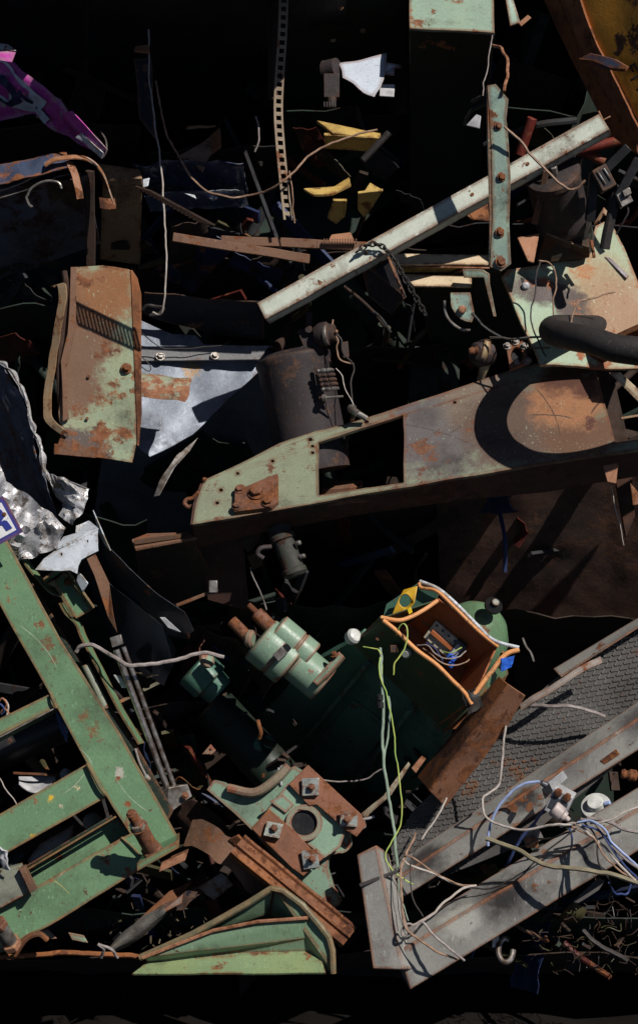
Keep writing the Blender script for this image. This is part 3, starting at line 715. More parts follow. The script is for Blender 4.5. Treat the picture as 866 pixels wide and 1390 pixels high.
g.slab([ap(738, -60, 4), ap(764, -60, 6), ap(810, 64, 6), ap(866, 172, 6), ap(872, 200, 2), ap(856, 186, 2), ap(790, 74, 4)], .01)
mk('rim_rib', g, M['amber_r'], t, wob=.005, seg=.05)
g = text_mesh('FTTO', 27 * K, ap(846, 92, 1.5), (ap(866, 128) - ap(846, 92)).normalized(), (ap(866, 92) - ap(846, 104)).normalized(), FW)
mk('stencil_letters', g, M['rubber'], t, bev=0)
g = G().slab([P(785, 80, 66), P(800, 72, 76), P(834, 80, 96), P(852, 90, 108), P(848, 96, 106), P(828, 92, 92), P(803, 82, 76)], .012)
g.slab([P(785, 80, 66), P(803, 82, 76), P(828, 92, 92), P(848, 96, 106), P(838, 97, 86), P(818, 94, 70)], .004)
mk('bent_strap', g, M['bluerust'], label='bent grey blue strap lying across the amber container', cat='metal strap', wob=.002)
g = G().slab([P(690, -30, 0), P(694, -8, 0), P(706, 30, 20), P(692, 35, 20), P(686, 0, 6)], .01)
mk('pale_offcut', g, M['palebar'], label='pale green triangular offcut right of the cabinet ledge', cat='offcut')
g = G().slab([P(703, 31, 22), P(716, 20, 22), P(721, 24, 22), P(707, 36, 22)], .01); mk('pink_offcut', g, M['pinkr'], label='tiny pink rusty offcut beside pale triangular offcut', cat='offcut')

# ---- crossing bars upper right
t = thing('pale_channel', P(350, 433, 60), 'long pale channel bar lying diagonally across the upper right', 'channel bar')
a, b = P(355, 422, 64), P(820, 165, 124)
d, u, w = perp(b - a, Vector((.55, 0, 0)).cross(Vector((0, 0, 0))) if False else Vector((-.1, .35, 1)))
hw = 13.5 * K
pf = [(0, -hw), (0, hw), (-.05, hw), (-.05, hw - .006), (-.006, hw - .006), (-.006, -hw + .006), (-.05, -hw + .006), (-.05, -hw)]
g = G().prof(a, b, pf, Vector((-.1, .35, 1)))
mk('channel', g, M['pale'], t, wob=.0025, seg=.08)
g = G().tube([P(812, 151, 118), P(818, 163, 122), P(828, 158, 122)], .003, 6, False); mk('bent_edge', g, M['pinkr'], t, bev=0)
for k in (.31, .62, .78): 
    g = G().lathe(a.lerp(b, k) + u * .0005, a.lerp(b, k) + u * .01, [(0, .006), (.002, .006)], 10); mk('rivet', g, M['boltr'], t, bev=0)
t = thing('bolted_flat_bar', P(678, 366, 130), 'upright pale green flat bar with rusty bolts in front of the long channel', 'flat bar')
bp = PL((664, 115, 186), (692, 115, 192), (680, 366, 182))
g = G().slab([bp(661, 116), bp(672, 114), bp(689, 134), bp(686, 160), bp(689, 190), bp(692, 240), bp(690, 300), bp(693, 358), bp(680, 368), bp(665, 362), bp(668, 300), bp(667, 200), bp(664, 150)], .012)
g.slab([bp(661, 116, -1), bp(664, 150, -1), bp(667, 200, -1), bp(668, 300, -1), bp(665, 362, -1), bp(662, 362, -24), bp(664, 300, -24), bp(663, 200, -24), bp(659, 120, -24)], .006)
mk('bar', g, M['palebar'], t, wob=.002, seg=.05)
for (x, y, r) in ((677, 171, .010), (681, 240, .011), (679, 315, .012), (680, 355, .014)):
    g = bolt(G(), bp(x, y), Vector((.1, .1, 1)), r, .008); mk('bolt', g, M['boltr'], t)
g = G().slab([bp(665, 100, 2), bp(672, 112, 2), bp(662, 126, 2), bp(659, 118, 2)], .004); 
wire('bent_pipe', [(667, 62, 60), (676, 64, 90), (686, 74, 130), (689, 88, 160), (687, 104, 180), (684, 124, 196)], 2.6, M['pinkr'], 'curved rusty pipe above the bolted flat bar', 'pipe')
wire('brown_rod', [(684, 172, 205), (700, 186, 206), (718, 207, 206), (740, 230, 205), (758, 248, 204), (772, 257, 204), (784, 254, 206), (794, 245, 210)], 2.0, M['w_brown'], 'thin brown rod curving over the long channel bar', 'rod')
# dark knot and pull switches left of bar
g = G().tube([P(640, 138, 150), P(652, 132, 160), P(660, 137, 165), P(651, 144, 160), P(638, 152, 150), P(628, 170, 140)], .006, 8)
mk('black_knot', g, M['rubber'], label='black knotted cord beside top of bolted flat bar', cat='cord', bev=0)
g = G().slab([P(632, 170, 40), P(646, 155, 40), P(652, 157, 44), P(650, 174, 46)], .008); mk('grey_flag_plate', g, M['greyp'], label='small grey triangular plate left of the bolted flat bar', cat='metal plate')
wire('thin_cable', [(668, 48, 62), (662, 84, 90), (657, 110, 120), (655, 132, 150)], 1, M['w_grey'], 'thin grey cable dropping from cabinet corner to knot', 'cable')

# drum
t = thing('dark_drum', P(757, 320, 20), 'dark steel drum lying behind the curved brown rod', 'drum')
g = G().lathe(P(748, 232, 90), P(775, 345, -30), [(0, .085), (.004, .093), (.02, .095), (.024, .09), (.2, .09), (.21, .094), (.23, .094), (.24, .09), (.38, .09)], 32)
mk('shell', g, M['motor'], t, bev=0)
g = hexa(G(), P(752, 236, 98), Vector((-.2, .6, .6)), .014, .03); mk('bung', g, M['steel'], t)
g = G().bar(P(741, 232, 110), P(725, 304, 70), .008, .02, FW); mk('side_strip', g, M['rust_b'], t)
# black clamp assembly
t = thing('black_clamp_arm', P(820, 338, 90), 'black articulated clamp arm with steel collar at right edge', 'clamp')
mk('arm', G().bar(P(852, 200, 130), P(812, 240, 124), .035, .03, FW).bar(P(866, 216, 128), P(838, 268, 124), .035, .03, FW), M['black'], t, wob=.001)
mk('collar', G().box(P(818, 243, 128), Vector((.022, .012, 0)), Vector((-.018, .034, 0)), FW * .03), M['navy'], t)
mk('collar_band', G().bar(P(810, 232, 142), P(822, 250, 142), .004, .004).bar(P(819, 228, 142), P(829, 244, 142), .004, .004), M['silver'], t)
mk('grip', G().tube([P(836, 262, 120), P(830, 290, 116), P(824, 316, 112), P(820, 338, 108)], .017, 10), M['rubber'], t, bev=0)
mk('lower_link', G().bar(P(806, 236, 118), P(800, 300, 100), .04, .03, FW), M['black'], t)
mk('valve', G().box(P(846, 270, 128), Vector((.018, .01, 0)), Vector((-.01, .02, 0)), FW * .02).box(P(849, 262, 134), Vector((.012, .006, 0)), Vector((-.004, .01, 0)), FW * .02), M['steel'], t, wob=.001)
wire('lever_hook', [(836, 318, 112), (846, 300, 120), (852, 288, 122), (850, 278, 122)], 1.6, M['rubber'], parent=t)
# pale frame pieces behind the clamp
mk('mint_bracket', G().slab([P(786, 276, 30), P(804, 275, 30), P(801, 288, 36), P(793, 300, 40)], .01), M['rpanel'], label='small mint green triangular bracket under clamp arm', cat='bracket', wob=.001)
mk('mint_bracket', G().slab([P(805, 304, 40), P(819, 281, 40), P(826, 289, 44), P(823, 294, 44), P(818, 289, 44), P(815, 292, 44), P(812, 298, 44)], .01), M['rpanel'], label='hooked mint green bracket behind black grip', cat='bracket', wob=.001)
mk('orange_strip', G().bar(P(802, 326, 60), P(806, 350, 60), .01, .01, FW), M['rust_o'], label='short orange strip beside the black grip', cat='metal strip')
g = G().slab([P(820, 318, 10), P(826, 316, 10), P(852, 356, 30), P(866, 400, 20), P(850, 360, 40), P(808, 330, 30)], .01)
mk('pink_plate', G().slab([P(702, 322, 60), P(732, 316, 50), P(724, 356, 70), P(716, 354, 70)], .008), M['pinkr'], label='pinkish rusty triangular plate right of bolted flat bar', cat='metal plate', wob=.002)
mk('olive_box', G().slab([P(740, 318, 40), P(800, 336, 40), P(800, 350, 20), P(728, 358, 20)], .06), M['brown_d'], label='dark olive box lying behind the mint green door', cat='box', wob=.002)
mk('pale_edge_trim', G().bar(P(741, 317, 50), P(790, 336, 50), .006, .006), M['palebar'], label='thin pale trim along the dark olive box', cat='trim')
for i, (a, b) in enumerate((((705, 210, -60), (722, 160, -40)), ((740, 225, -50), (700, 250, -50)), ((760, 190, -50), (820, 220, -50)), ((780, 205, -40), (866, 185, -30)))):
    mk('red_pipe', G().cyl(P(*a), P(*b), .018, 12), metal('dark_red_pipe_paint', (.22, .035, .02), (.12, .02, .015), rust=.3, edge=0) if i == 0 else bpy.data.materials['dark_red_pipe_paint'], label='dark red pipe lost in shade behind the long channel', cat='pipe', group='dark red pipes behind the channel')
mk('orange_bracket', G().slab([P(646, 274, 0), P(662, 270, 0), P(664, 300, 10), P(640, 298, 10), P(630, 290, 10)], .01), M['rust_o'], label='orange bracket left of the bolted flat bar', cat='bracket', wob=.003)

# rack bar and louvre
t = thing('toothed_rack_bar', P(360, 350, 20), 'long dark rusty bar with toothed rack end under the channel', 'rack bar')
mk('bar', G().bar(P(235, 322, 40), P(420, 352, 30), .02, .03, FW).bar(P(300, 326, 20), P(500, 335, 20), .02, .03, FW), M['rust_b'], t, wob=.003)
g = G().bar(P(430, 332, 44), P(496, 336, 44), .026, .02)
for i in range(13): g.bar(P(440 + i * 3.6, 331, 54), P(440 + i * 3.6, 324, 54), .004, .012, RT)
mk('rack', g, M['rust_b'], t)
mk('end_bracket', G().slab([P(450, 318, 40), P(476, 315, 40), P(482, 330, 44), P(440, 336, 44)], .01), M['pinkr'], t, wob=.002)
t = thing('louvre_panel', P(590, 390, 0), 'cream louvred panel with horizontal bars behind chain', 'louvre')
for i, (y0, y1, x0, x1) in enumerate(((344, 358, 528, 664), (372, 388, 548, 640))):
    g = G().slab([P(x0, y0, 10), P(x1, y0 + 2, 10), P(x1, y1 + 1, 24), P(x0 + 6, y1, 24)], .008); mk('slat', g, M['cream'], t)
mk('slat', G().slab([P(530, 361, 10), P(664, 363, 10), P(664, 370, 0), P(532, 370, 0)], .008), M['yellow'], t)
mk('rail', G().bar(P(528, 361, 20), P(664, 364, 20), .006, .008), M['pinkr'], t)
# navy gusset with chain
t = thing('navy_gusset_plate', P(520, 425, 40), 'dark navy triangular plate with rusty sunlit edge', 'metal plate')
mk('plate', G().slab([P(486, 352, 50), P(524, 338, 70), P(550, 404, 80), P(530, 428, 40), P(500, 402, 30)], .008), M['navy'], t, wob=.003)
mk('rusty_edge', G().bar(P(523, 340, 78), P(549, 406, 88), .012, .008, FW), M['pinkr'], t, wob=.001)
def chain(name, path, label):
    pts = smooth_path([P(*a) for a in path], 30); LL = 0; t = None; g = G(); k = 0; last = pts[0]
    for p in pts:
        if (p - last).length > .016:
            d, u, w = perp(p - last, Vector((.3, .2, 1)))
            if k % 2: u, w = w, u
            c = (p + last) / 2; ring = []
            for j in range(10):
                a = 2 * math.pi * j / 10; ring.append(c + d * math.cos(a) * .013 + u * math.sin(a) * .008)
            ring.append(ring[0]); g.tube(ring, .0032, 5, False); last = p; k += 1
    mk(name, g, M['rubber'], label=label, cat='chain', bev=0)
chain('chain', [(484, 342, 90), (500, 332, 92), (518, 334, 96), (534, 352, 98), (548, 376, 98), (562, 400, 96), (578, 428, 90)], 'dark greasy chain draped over the navy triangular plate')
# guard machine
t = thing('pulley_guard_machine', P(640, 460, 0), 'dark green machine with pale edged belt guard and round boss', 'machine')
mk('housing', G().slab([P(566, 398, -24), P(627, 366, 14), P(664, 366, 14), P(682, 372, 8), P(722, 480, -130), P(590, 490, -140)], .03), M['green_d'], t, wob=.003)
mk('guard_lip', G().slab([P(627, 365, 44), P(655, 366, 46), P(664, 372, 46), P(664, 385, 46), P(673, 430, 44), P(669, 430, 44), P(656, 377, 44), P(629, 377, 42)], .02), M['palebar'], t)
mk('guard_hood', G().slab([P(629, 378, 52), P(656, 378, 54), P(664, 410, 50), P(600, 400, 48), P(600, 388, 48)], .01), M['green_d'], t) if False else None
pts = [P(611, 397, 40), P(638, 397, 42)] + [P(638 + 6 * i / 3, 397 + 30 * i / 3, 42) for i in range(1, 4)] + [P(640, 438, 42)] + [P(640 - 29 * math.sin(a), 407 + 31 * math.cos(a), 40) for a in (.25, .55, .85, 1.15, 1.4)]
mk('disc_plate', G().slab(pts, .014), M['palebar'], t)
g = G().tube([P(603 + 0, 408, 40), P(603, 418, 40), P(607, 431, 40), P(616, 441, 40), P(628, 448, 40), P(638, 448, 40)], .005, 8); mk('guard_rim', g, M['steel'], t, bev=0)
mk('hub', G().lathe(P(627, 420, 42), P(627, 420, 52), [(0, .014), (.012, .013), (.014, .009)], 18), M['pinkr'], t)
wire('lever', [(640, 425, 60), (650, 436, 62), (664, 448, 62), (680, 458, 60)], 2.6, M['black'], parent=t)
# brass coloured valve body
t = thing('round_valve', P(662, 505, 20), 'cream ring valve with dark shaft below the belt guard', 'valve')
mk('body', G().lathe(P(640, 484, 50), P(676, 474, 30), [(0, .02), (.02, .042), (.05, .045), (.07, .045), (.08, .03)], 24), M['motor'], t)
mk('ring', G().lathe(P(652, 476, 46), P(668, 480, 46), [(0, .03), (.004, .042), (.024, .042), (.028, .03)], 24), metal('cream_valve_paint', (.5, .45, .30), (.4, .34, .2), rust=.25), t)
mk('shaft', G().lathe(P(636, 477, 64), P(652, 475, 60), [(0, .008), (.012, .014), (.02, .010), (.03, .016)], 16), M['pinkr'], t)
mk('outlet', G().cyl(P(660, 490, 40), P(652, 516, 20), .018, 14, .014), bpy.data.materials['cream_valve_paint'], t)
# bolted flange
t = thing('pipe_flange', P(700, 500, 40), 'rusty square pipe flange with four corner bolts', 'flange')
fp = PL((686, 466, 60), (712, 466, 62), (700, 498, 74))
circ = lambda f, cx, cy, rx, ry, n=20, off=0: [f(cx + rx * math.cos(2 * math.pi * i / n), cy + ry * math.sin(2 * math.pi * i / n), off) for i in range(n)]
mk('plate', G().slab([fp(686, 468), fp(710, 462), fp(718, 492), fp(692, 502)], .014, [circ(fp, 701, 482, 8, 11)]), M['boltr'], t)
mk('pipe_end', G().slab(circ(fp, 701, 484, 8, 10, 16, -10), .004), M['black'], t)
for (x, y) in ((688, 470), (699, 464), (711, 470), (716, 490)): mk('bolt', bolt(G(), fp(x, y), Vector((0, .5, .8)), .010, .01), M['steel'], t)
mk('seat_ring', G().slab([fp(696, 488, 2), fp(702, 486, 2), fp(706, 494, 2), fp(698, 496, 2)], .003), M['silver'], t, wob=.001)
# mint door panel right
t = thing('mint_door', P(780, 480, 0), 'large worn mint green door streaked brown with rust', 'door panel')
dp = PL((682, 372, 20), (830, 335, 0), (735, 492, 78))
g = G().slab([dp(682, 376), dp(690, 366), dp(760, 354), dp(800, 348), dp(808, 306), dp(826, 298), dp(846, 336), dp(866, 384), dp(890, 450), dp(880, 500), dp(733, 496), dp(708, 440)], .014)
mk('panel', g, M['rpanel'], t, wob=.006, seg=.05)
mk('knob', G().lathe(dp(713, 388), dp(713, 388, 10), [(0, .012), (.012, .014), (.02, .008)], 14), M['greyp'], t)
mk('slot', G().slab([dp(706, 376, 1), dp(711, 378, 1), dp(712, 386, 1), dp(708, 384, 1)], .003), M['black'], t)
mk('latch', G().box(dp(781, 440, 8), RT * .02, UP * .014, FW * .012), M['motor'], t, wob=.002)
mk('bright_edge', G().slab([dp(820, 348, 2), dp(828, 350, 4), dp(853, 374, 6), dp(850, 378, 6)], .006), M['whitep'], t, wob=.001)
def off3(pts, dx): return pts
wire('loop_wire', [(733, 356, 90), (728, 372, 100), (724, 400, 110), (720, 430, 120), (723, 450, 125), (734, 470, 130), (741, 484, 134)], 1.2, M['w_dark'], 'dark looping wire on the left of mint door', 'wire')
wire('loop_wire', [(731, 354, 90), (744, 356, 92), (753, 368, 96), (754, 390, 104), (750, 415, 110), (751, 446, 118)], 1.3, M['w_brown'], 'brown looping wire on the middle of mint door', 'wire')
wire('bent_rod', [(774, 446, 120), (776, 428, 116), (785, 411, 110), (808, 402, 106), (834, 396, 100)], 1.5, M['w_brown'], 'thin brown rod bent over the mint door latch', 'rod')
wire('dark_rod', [(665, 458, 70), (690, 459, 90), (735, 457, 120)], 1.8, M['steel'], 'thin straight steel rod running behind black hoop', 'rod')
wire('dark_rod', [(715, 472, 70), (745, 472, 110)], 1.6, M['w_dark'], 'short dark rod just under the steel rod', 'rod')

# comb strip seen edge-on that throws the barred shade over the worn green panel
g = G()
def cs_(x, y, w, k): return P(x, y, w) + SUN * (k * K / .64 * .64)
for k_ in range(17):
    f = k_ / 16
    a_ = Vector((105 + 80 * f, 400 + 45 * f, 0)); d_ = Vector((105 + 80 * f, 429 + 43 * f, 0))
    A_ = P(a_.x, a_.y, 45) + SUN * (200 * K); D_ = P(d_.x + 6, d_.y + 4, 46) + SUN * (236 * K)
    if k_ == 0: r0 = (A_, D_)
    if k_ == 16: r1 = (A_, D_)
    g.bar(A_, D_, .006, .0035, Vector((1, .5, 0)))
g.bar(r0[0], r1[0], .006, .008, FW); g.bar(r0[1], r1[1], .006, .006, FW)
mk('shadow_comb_strip', g, M['rust_d'], label='thin dark comb strip seen edge on beside the long pale wire', cat='comb strip', bev=0)
# ================================================================ MIDDLE
# worn green panel at left
t = thing('worn_green_panel', P(130, 628, 40), 'upright worn green and rust brown steel panel, left of centre', 'steel panel')
gp = PL((80, 350, 30), (188, 350, 30), (130, 628, 60))
g = G().slab([gp(98, 362), gp(140, 360), gp(176, 366), gp(186, 380), gp(188, 430), gp(186, 600), gp(180, 628), gp(74, 614), gp(84, 588), gp(80, 560), gp(86, 480)], .012)
mk('face', g, M['gpanel'], t, wob=.004, seg=.05)
mk('right_flange', G().slab([gp(178, 367, 2), gp(185, 378, 2), gp(190, 400, 2), gp(190, 560, 2), gp(187, 605, 2), gp(184, 605, -40), gp(185, 400, -40), gp(178, 367, -40)], .006), M['rust_o'], t, wob=.003, seg=.05)
mk('foot_strip', G().slab([gp(74, 602, 5), gp(130, 607, 5), gp(130, 622, 5), gp(73, 616, 5)], .01), M['rust_b'], t, wob=.002)
g = bolt(G(), gp(172, 500, 2), Vector((.2, .3, 1)), .013, .014); mk('bolt', g, M['boltr'], t)
g = G()
for (x, y) in ((121, 511), (119, 568), (119, 575)): bolt(g, gp(x, y, 1), FW, .005, .004, washer=False)
mk('rivets', g, M['boltr'], t) if False else None
for (x, y) in ((121, 511), (119, 568), (97, 447)): mk('rivet', bolt(G(), gp(x, y, 1), FW, .006, .005, washer=False), M['boltr'], t)
mk('brown_strip', G().slab([gp(96, 362, 8), gp(104, 362, 8), gp(103, 440, 8), gp(97, 470, 8), gp(90, 500, 8), gp(91, 540, 8), gp(94, 568, 8), gp(86, 572, 8), gp(84, 520, 8), gp(83, 490, 8), gp(92, 452, 8), gp(95, 410, 8)], .012), M['rust_b'], label='dark brown flat strap bolted along the green panel', cat='metal strap', wob=.002)
mk('brown_rod', G().tube([P(88, 368, 40), P(90, 390, 42), P(86, 440, 40), P(81, 500, 44), P(83, 560, 44)], .010, 8), M['rust_d'], label='dark rusty rod behind the brown strap', cat='rod', bev=0)
g = band([(69, 388, 60), (78, 388, 66), (80, 410, 66), (74, 440, 60), (68, 480, 50), (62, 520, 46), (59, 555, 50), (64, 575, 56), (84, 590, 60)], (.026, .006, .012), 4, .006)
mk('curled_rust_strip', g, metal('curled_strip_rust', (.36, .19, .09), (.28, .24, .16), rust=.45, edge=.4), label='curled rusty strip hugging the left side of green panel', cat='metal strip', bev=0)
# grille that throws the barred shade
# half pipe right of panel
t = thing('rusty_half_pipe', P(222, 570, 40), 'short torn half pipe with mint paint beside green panel', 'pipe piece')
def hp(u, v):
    a = -1.0 + v * 2.4
    c = P(186 + 66 * u, 538 + 8 * u, 20)
    r = .068
    j = noise.noise(Vector((v * 3, 1, 2))) * .02 * (u > .9)
    return c + Vector((.02 * math.sin(v * 3) * u + j, math.cos(a + .2) * r * 1.1, math.sin(a + .2) * r)) + noise.noise_vector(c * 20 + Vector((v, v, 0))) * .006 * u
mk('wall', G().sheet(hp, 16, 16, .005), metal('half_pipe_paint', (.36, .42, .30), (.34, .32, .22), rust=.36, edge=.6, rc=((.40, .17, .08), (.15, .055, .03)), zones=[(P(225, 566, 30), .045, (.16, .06, .035), .4, (.3, 1.6, 1)), (P(250, 520, 30), .03, (.3, .12, .06), .8)]), t, bev=0)
# galvanised sheet
t = thing('galvanised_sheet', P(260, 715, -40), 'flat bluish galvanised sheet with steel rail behind the green panel', 'metal sheet')
zp = PL((190, 430, -120), (365, 490, -110), (250, 720, -10))
g = G().slab([zp(192, 434), zp(238, 456), zp(268, 458), zp(278, 470), zp(370, 470), zp(366, 492), zp(330, 524), zp(292, 560), zp(262, 590), zp(236, 606), zp(206, 622), zp(180, 600), zp(180, 520)], .004)
mk('upper_fold', g, M['zinc'], t, wob=.010, seg=.04, wsc=4, fold=.02)
fold = lambda x, y, o=0: P(x, y, -128 - 1.28 * (y - 500) * .8 + .12 * (x - 300) + o)  # second sheet turned from the sun to stand for the shaded lower part
g = G().slab([fold(185, 540), fold(420, 470), fold(450, 560), fold(420, 640), fold(300, 760), fold(120, 760), fold(140, 600)], .004)
mk('shaded_lower_sheet', g, M['zinc'], t, wob=.012, seg=.05, wsc=4)
mk('light_streak_sliver', G().slab([P(208, 674, -72), P(216, 652, -74), P(240, 618, -84), P(268, 594, -90), P(258, 612, -86), P(238, 634, -78), P(216, 672, -66)], .004), M['steel'], t, wob=.003, seg=.03)  # steel sliver standing in for a streak of sunlight on the sheet

mk('rail', G().slab([P(186, 470, -92), P(366, 469, -84), P(352, 488, -80), P(186, 490, -88)], .012), metal('rail_zinc', (.26, .26, .27), (.2, .2, .2), rust=.1, edge=.3, met=.4), t, wob=.001)
mk('bolt', bolt(G(), P(218, 484, -86), Vector((.2, .5, 1)), .012, .01), M['steel'], t)
mk('bolt', bolt(G(), P(292, 483, -82), Vector((.2, .5, 1)), .011, .01), M['steel'], t)
wire('thin_dark_wire', [(192, 452, -60), (210, 466, -70), (230, 474, -74), (290, 470, -76), (312, 464, -78)], .9, M['w_dark'], 'thin dark wire crossing top of galvanised sheet', 'wire')
wire('thin_dark_wire', [(188, 480, -60), (204, 496, -60), (202, 504, -60), (190, 496, -56)], .9, M['w_dark'], 'thin dark wire looping below the steel rail', 'wire')
# dark navy sheet added for the black shade above the galvanised sheet
g = G().slab([P(195, 398, -60), P(360, 410, -40), P(360, 462, -110), P(300, 455, -120), P(240, 440, -110), P(196, 425, -95)], .004)
mk('navy_shade_sheet', g, M['navy'], label='dark navy sheet added as shade above the galvanised sheet', cat='metal sheet', wob=.01, seg=.05)
g = G().tube([P(194, 420, -40), P(200, 414, -36), P(212, 416, -34), P(222, 418, -30), P(216, 426, -30), P(204, 428, -34)], .006, 7)
mk('wire_coil', g, M['w_dark'], label='small dark wire coil at end of the long pale wire', cat='wire', bev=0)
# dark motor
t = thing('dark_motor', P(420, 590, 10), 'dark brown cylindrical motor with terminal block in the centre', 'motor')
a, b = P(396, 478, -24), P(428, 640, -14)
mk('barrel', G().lathe(a, b, [(0, .09), (.004, .105), (.02, .13), (.032, .132), (.05, .126), (.38, .126), (.42, .12)], 40), M['motor'], t, bev=0)
mk('end_flange', G().slab([P(403, 448, 10), P(430, 442, 12), P(442, 470, 14), P(416, 480, 14)], .02), M['motor'], t, wob=.002)
mk('lug', G().bar(P(420, 424, 6), P(419, 448, 10), .016, .02).lathe(P(419, 447, 12), P(419, 447, 24), [(0, .013), (.02, .013)], 12), M['motor'], t, wob=.001)
mk('top_cap', G().lathe(P(428, 456, 14), P(452, 452, 20), [(0, .03), (.02, .042), (.045, .042), (.05, .034), (.07, .03)], 20), M['motor'], t)
mk('cap_ring', G().lathe(P(441, 455, 22), P(448, 454, 24), [(0, .036), (.012, .036)], 20), M['steel'], t)
mk('side_block', G().slab([P(464, 464, 20), P(472, 463, 20), P(474, 484, 24), P(466, 486, 24)], .03), M['motor'], t, wob=.001)
tbp = PL((426, 500, 34), (434, 548, 38), (450, 500, 40))
mk('terminal_plate', G().slab([tbp(426, 498), tbp(431, 497), tbp(441, 546), tbp(434, 550)], .012), M['motor'], t)
for i in range(5):
    x0, y0 = 430 + i * 1.7, 504 + i * 6.2
    g = G().lathe(P(x0, y0, 42), P(x0 + 24, y0 - 2, 50), [(0, .006), (.006, .008), (.012, .006), (.018, .0085), (.03, .0085), (.032, .005), (.036, .005), (.038, .0085), (.05, .008), (.06, .005)], 12)
    mk('terminal', g, M['motor'] if i not in (0, 4) else M['steel'], t, bev=0)
mk('terminal', G().lathe(P(438, 540, 44), P(466, 538, 50), [(0, .012), (.012, .012), (.014, .005), (.07, .004)], 12), M['steel'], t, bev=0)
wire('lead', [(456, 500, 50), (464, 512, 52), (468, 528, 54), (478, 546, 54), (480, 556, 52)], .9, M['w_white'], parent=t)
wire('lead', [(452, 434, 20), (451, 448, 26), (458, 462, 30), (456, 474, 30), (462, 488, 30), (480, 494, 30)], 1.4, M['w_brown'], parent=t)
wire('lead', [(457, 452, 30), (464, 462, 32), (466, 478, 32), (478, 492, 32), (481, 500, 34), (476, 520, 40), (478, 545, 46)], 1.3, M['w_dark'], parent=t)
mk('contact_ball', G().lathe(P(456, 450, 30), P(457, 450, 35), [(0, .003), (.004, .007), (.010, .006), (.013, .002)], 10), M['silver'], t, bev=0)
mk('gland', G().lathe(P(474, 552, 50), P(484, 560, 56), [(0, .01), (.01, .016), (.018, .016), (.022, .011), (.04, .012)], 14).cyl(P(484, 560, 54), P(497, 568, 50), .01, 10), M['steel'], t, bev=0)
mk('drop_pipe', G().cyl(P(480, 562, 30), P(466, 614, 0), .008, 10), M['green_d'], t, bev=0)
# big guard panel with window
t = thing('machine_guard', P(540, 712, 80), 'big worn machine guard panel with rectangular opening and black hoop shadow', 'machine guard')
Gp = PL((262, 712, 90), (770, 487, 40), (832, 600, 140))
outline = [Gp(262, 712), Gp(266, 682), Gp(277, 652), Gp(330, 627), Gp(380, 602), Gp(430, 585), Gp(480, 573), Gp(560, 546), Gp(640, 520), Gp(700, 500), Gp(770, 483), Gp(805, 487), Gp(818, 540), Gp(834, 601), Gp(900, 592), Gp(900, 606), Gp(740, 628), Gp(640, 646), Gp(480, 673), Gp(360, 695)]
hole = [Gp(432, 601), Gp(548, 563), Gp(548, 655), Gp(432, 672)]
small = []
for (x, y, r) in ((300, 665, 2.3), (323, 642, 2), (295, 683, 2.2), (370, 626, 2), (421, 597, 2.4), (424, 606, 2), (424, 615, 2), (617, 546, 2), (497, 573, 2.6)):
    small.append(circ(Gp, x, y, r * 1.4, r, 8))
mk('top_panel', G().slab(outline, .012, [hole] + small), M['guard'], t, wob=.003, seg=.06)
def down(x, y, k, dw=-60): return Gp(x, y + k, dw)
g = G()
g.slab([Gp(262, 713, -2), Gp(360, 696, -2), Gp(480, 674, -2), Gp(640, 647, -2), Gp(740, 629, -2), Gp(900, 607, -2), Gp(900, 640, -75), Gp(740, 668, -75), Gp(640, 676, -75), Gp(480, 700, -75), Gp(360, 722, -75), Gp(268, 744, -75)], .01, n=Vector((0, -1, .3)).normalized())
g.slab([Gp(262, 712, -2), Gp(266, 682, -2), Gp(277, 652, -2), Gp(290, 670, -80), Gp(272, 744, -80)], .008)
mk('side_flange', g, M['guard_s'], t, wob=.002)
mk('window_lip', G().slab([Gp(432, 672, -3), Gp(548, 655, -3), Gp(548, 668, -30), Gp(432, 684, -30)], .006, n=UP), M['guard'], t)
mk('window_lip', G().slab([Gp(432, 601, -3), Gp(548, 563, -3), Gp(548, 560, -24), Gp(432, 597, -24)], .006, n=-UP), M['guard_s'], t)
mk('bearing_plate', G().slab([Gp(319, 669, 10), Gp(329, 662, 10), Gp(376, 642, 10), Gp(377, 680, 10), Gp(368, 688, 10), Gp(318, 694, 10)], .025), M['boltr'], t, wob=.003, seg=.04)
nG = (Gp(300, 600) - Gp(280, 660)).cross(Gp(340, 640) - Gp(280, 660)).normalized()
if nG.z < 0: nG = -nG
for (x, y, r) in ((326, 664, .013), (349, 668, .022), (364, 681, .015), (322, 687, .012)):
    mk('bolt', bolt(G(), Gp(x, y, 11), nG, r, r * .7), M['boltr'], t)
mk('bolt', bolt(G(), Gp(278, 651, 3), nG, .006, .006), M['boltr'], t)
mk('eye_lug', G().tube([P(270, 668, 60), P(262, 676, 58), P(254, 678, 58), (P(251, 683, 58)), P(256, 688, 58), P(264, 686, 58)], .007, 8), M['boltr'], t, bev=0)
# scribed wire on panel
wire('thin_wire_on_guard', [tuple([590, 660, 0])[0:0] or (592, 646, 98), (600, 640, 96), (612, 632, 92), (626, 637, 94), (621, 648, 102)], .8, M['w_brown'], 'thin brown wire curl lying on the guard panel', 'wire')
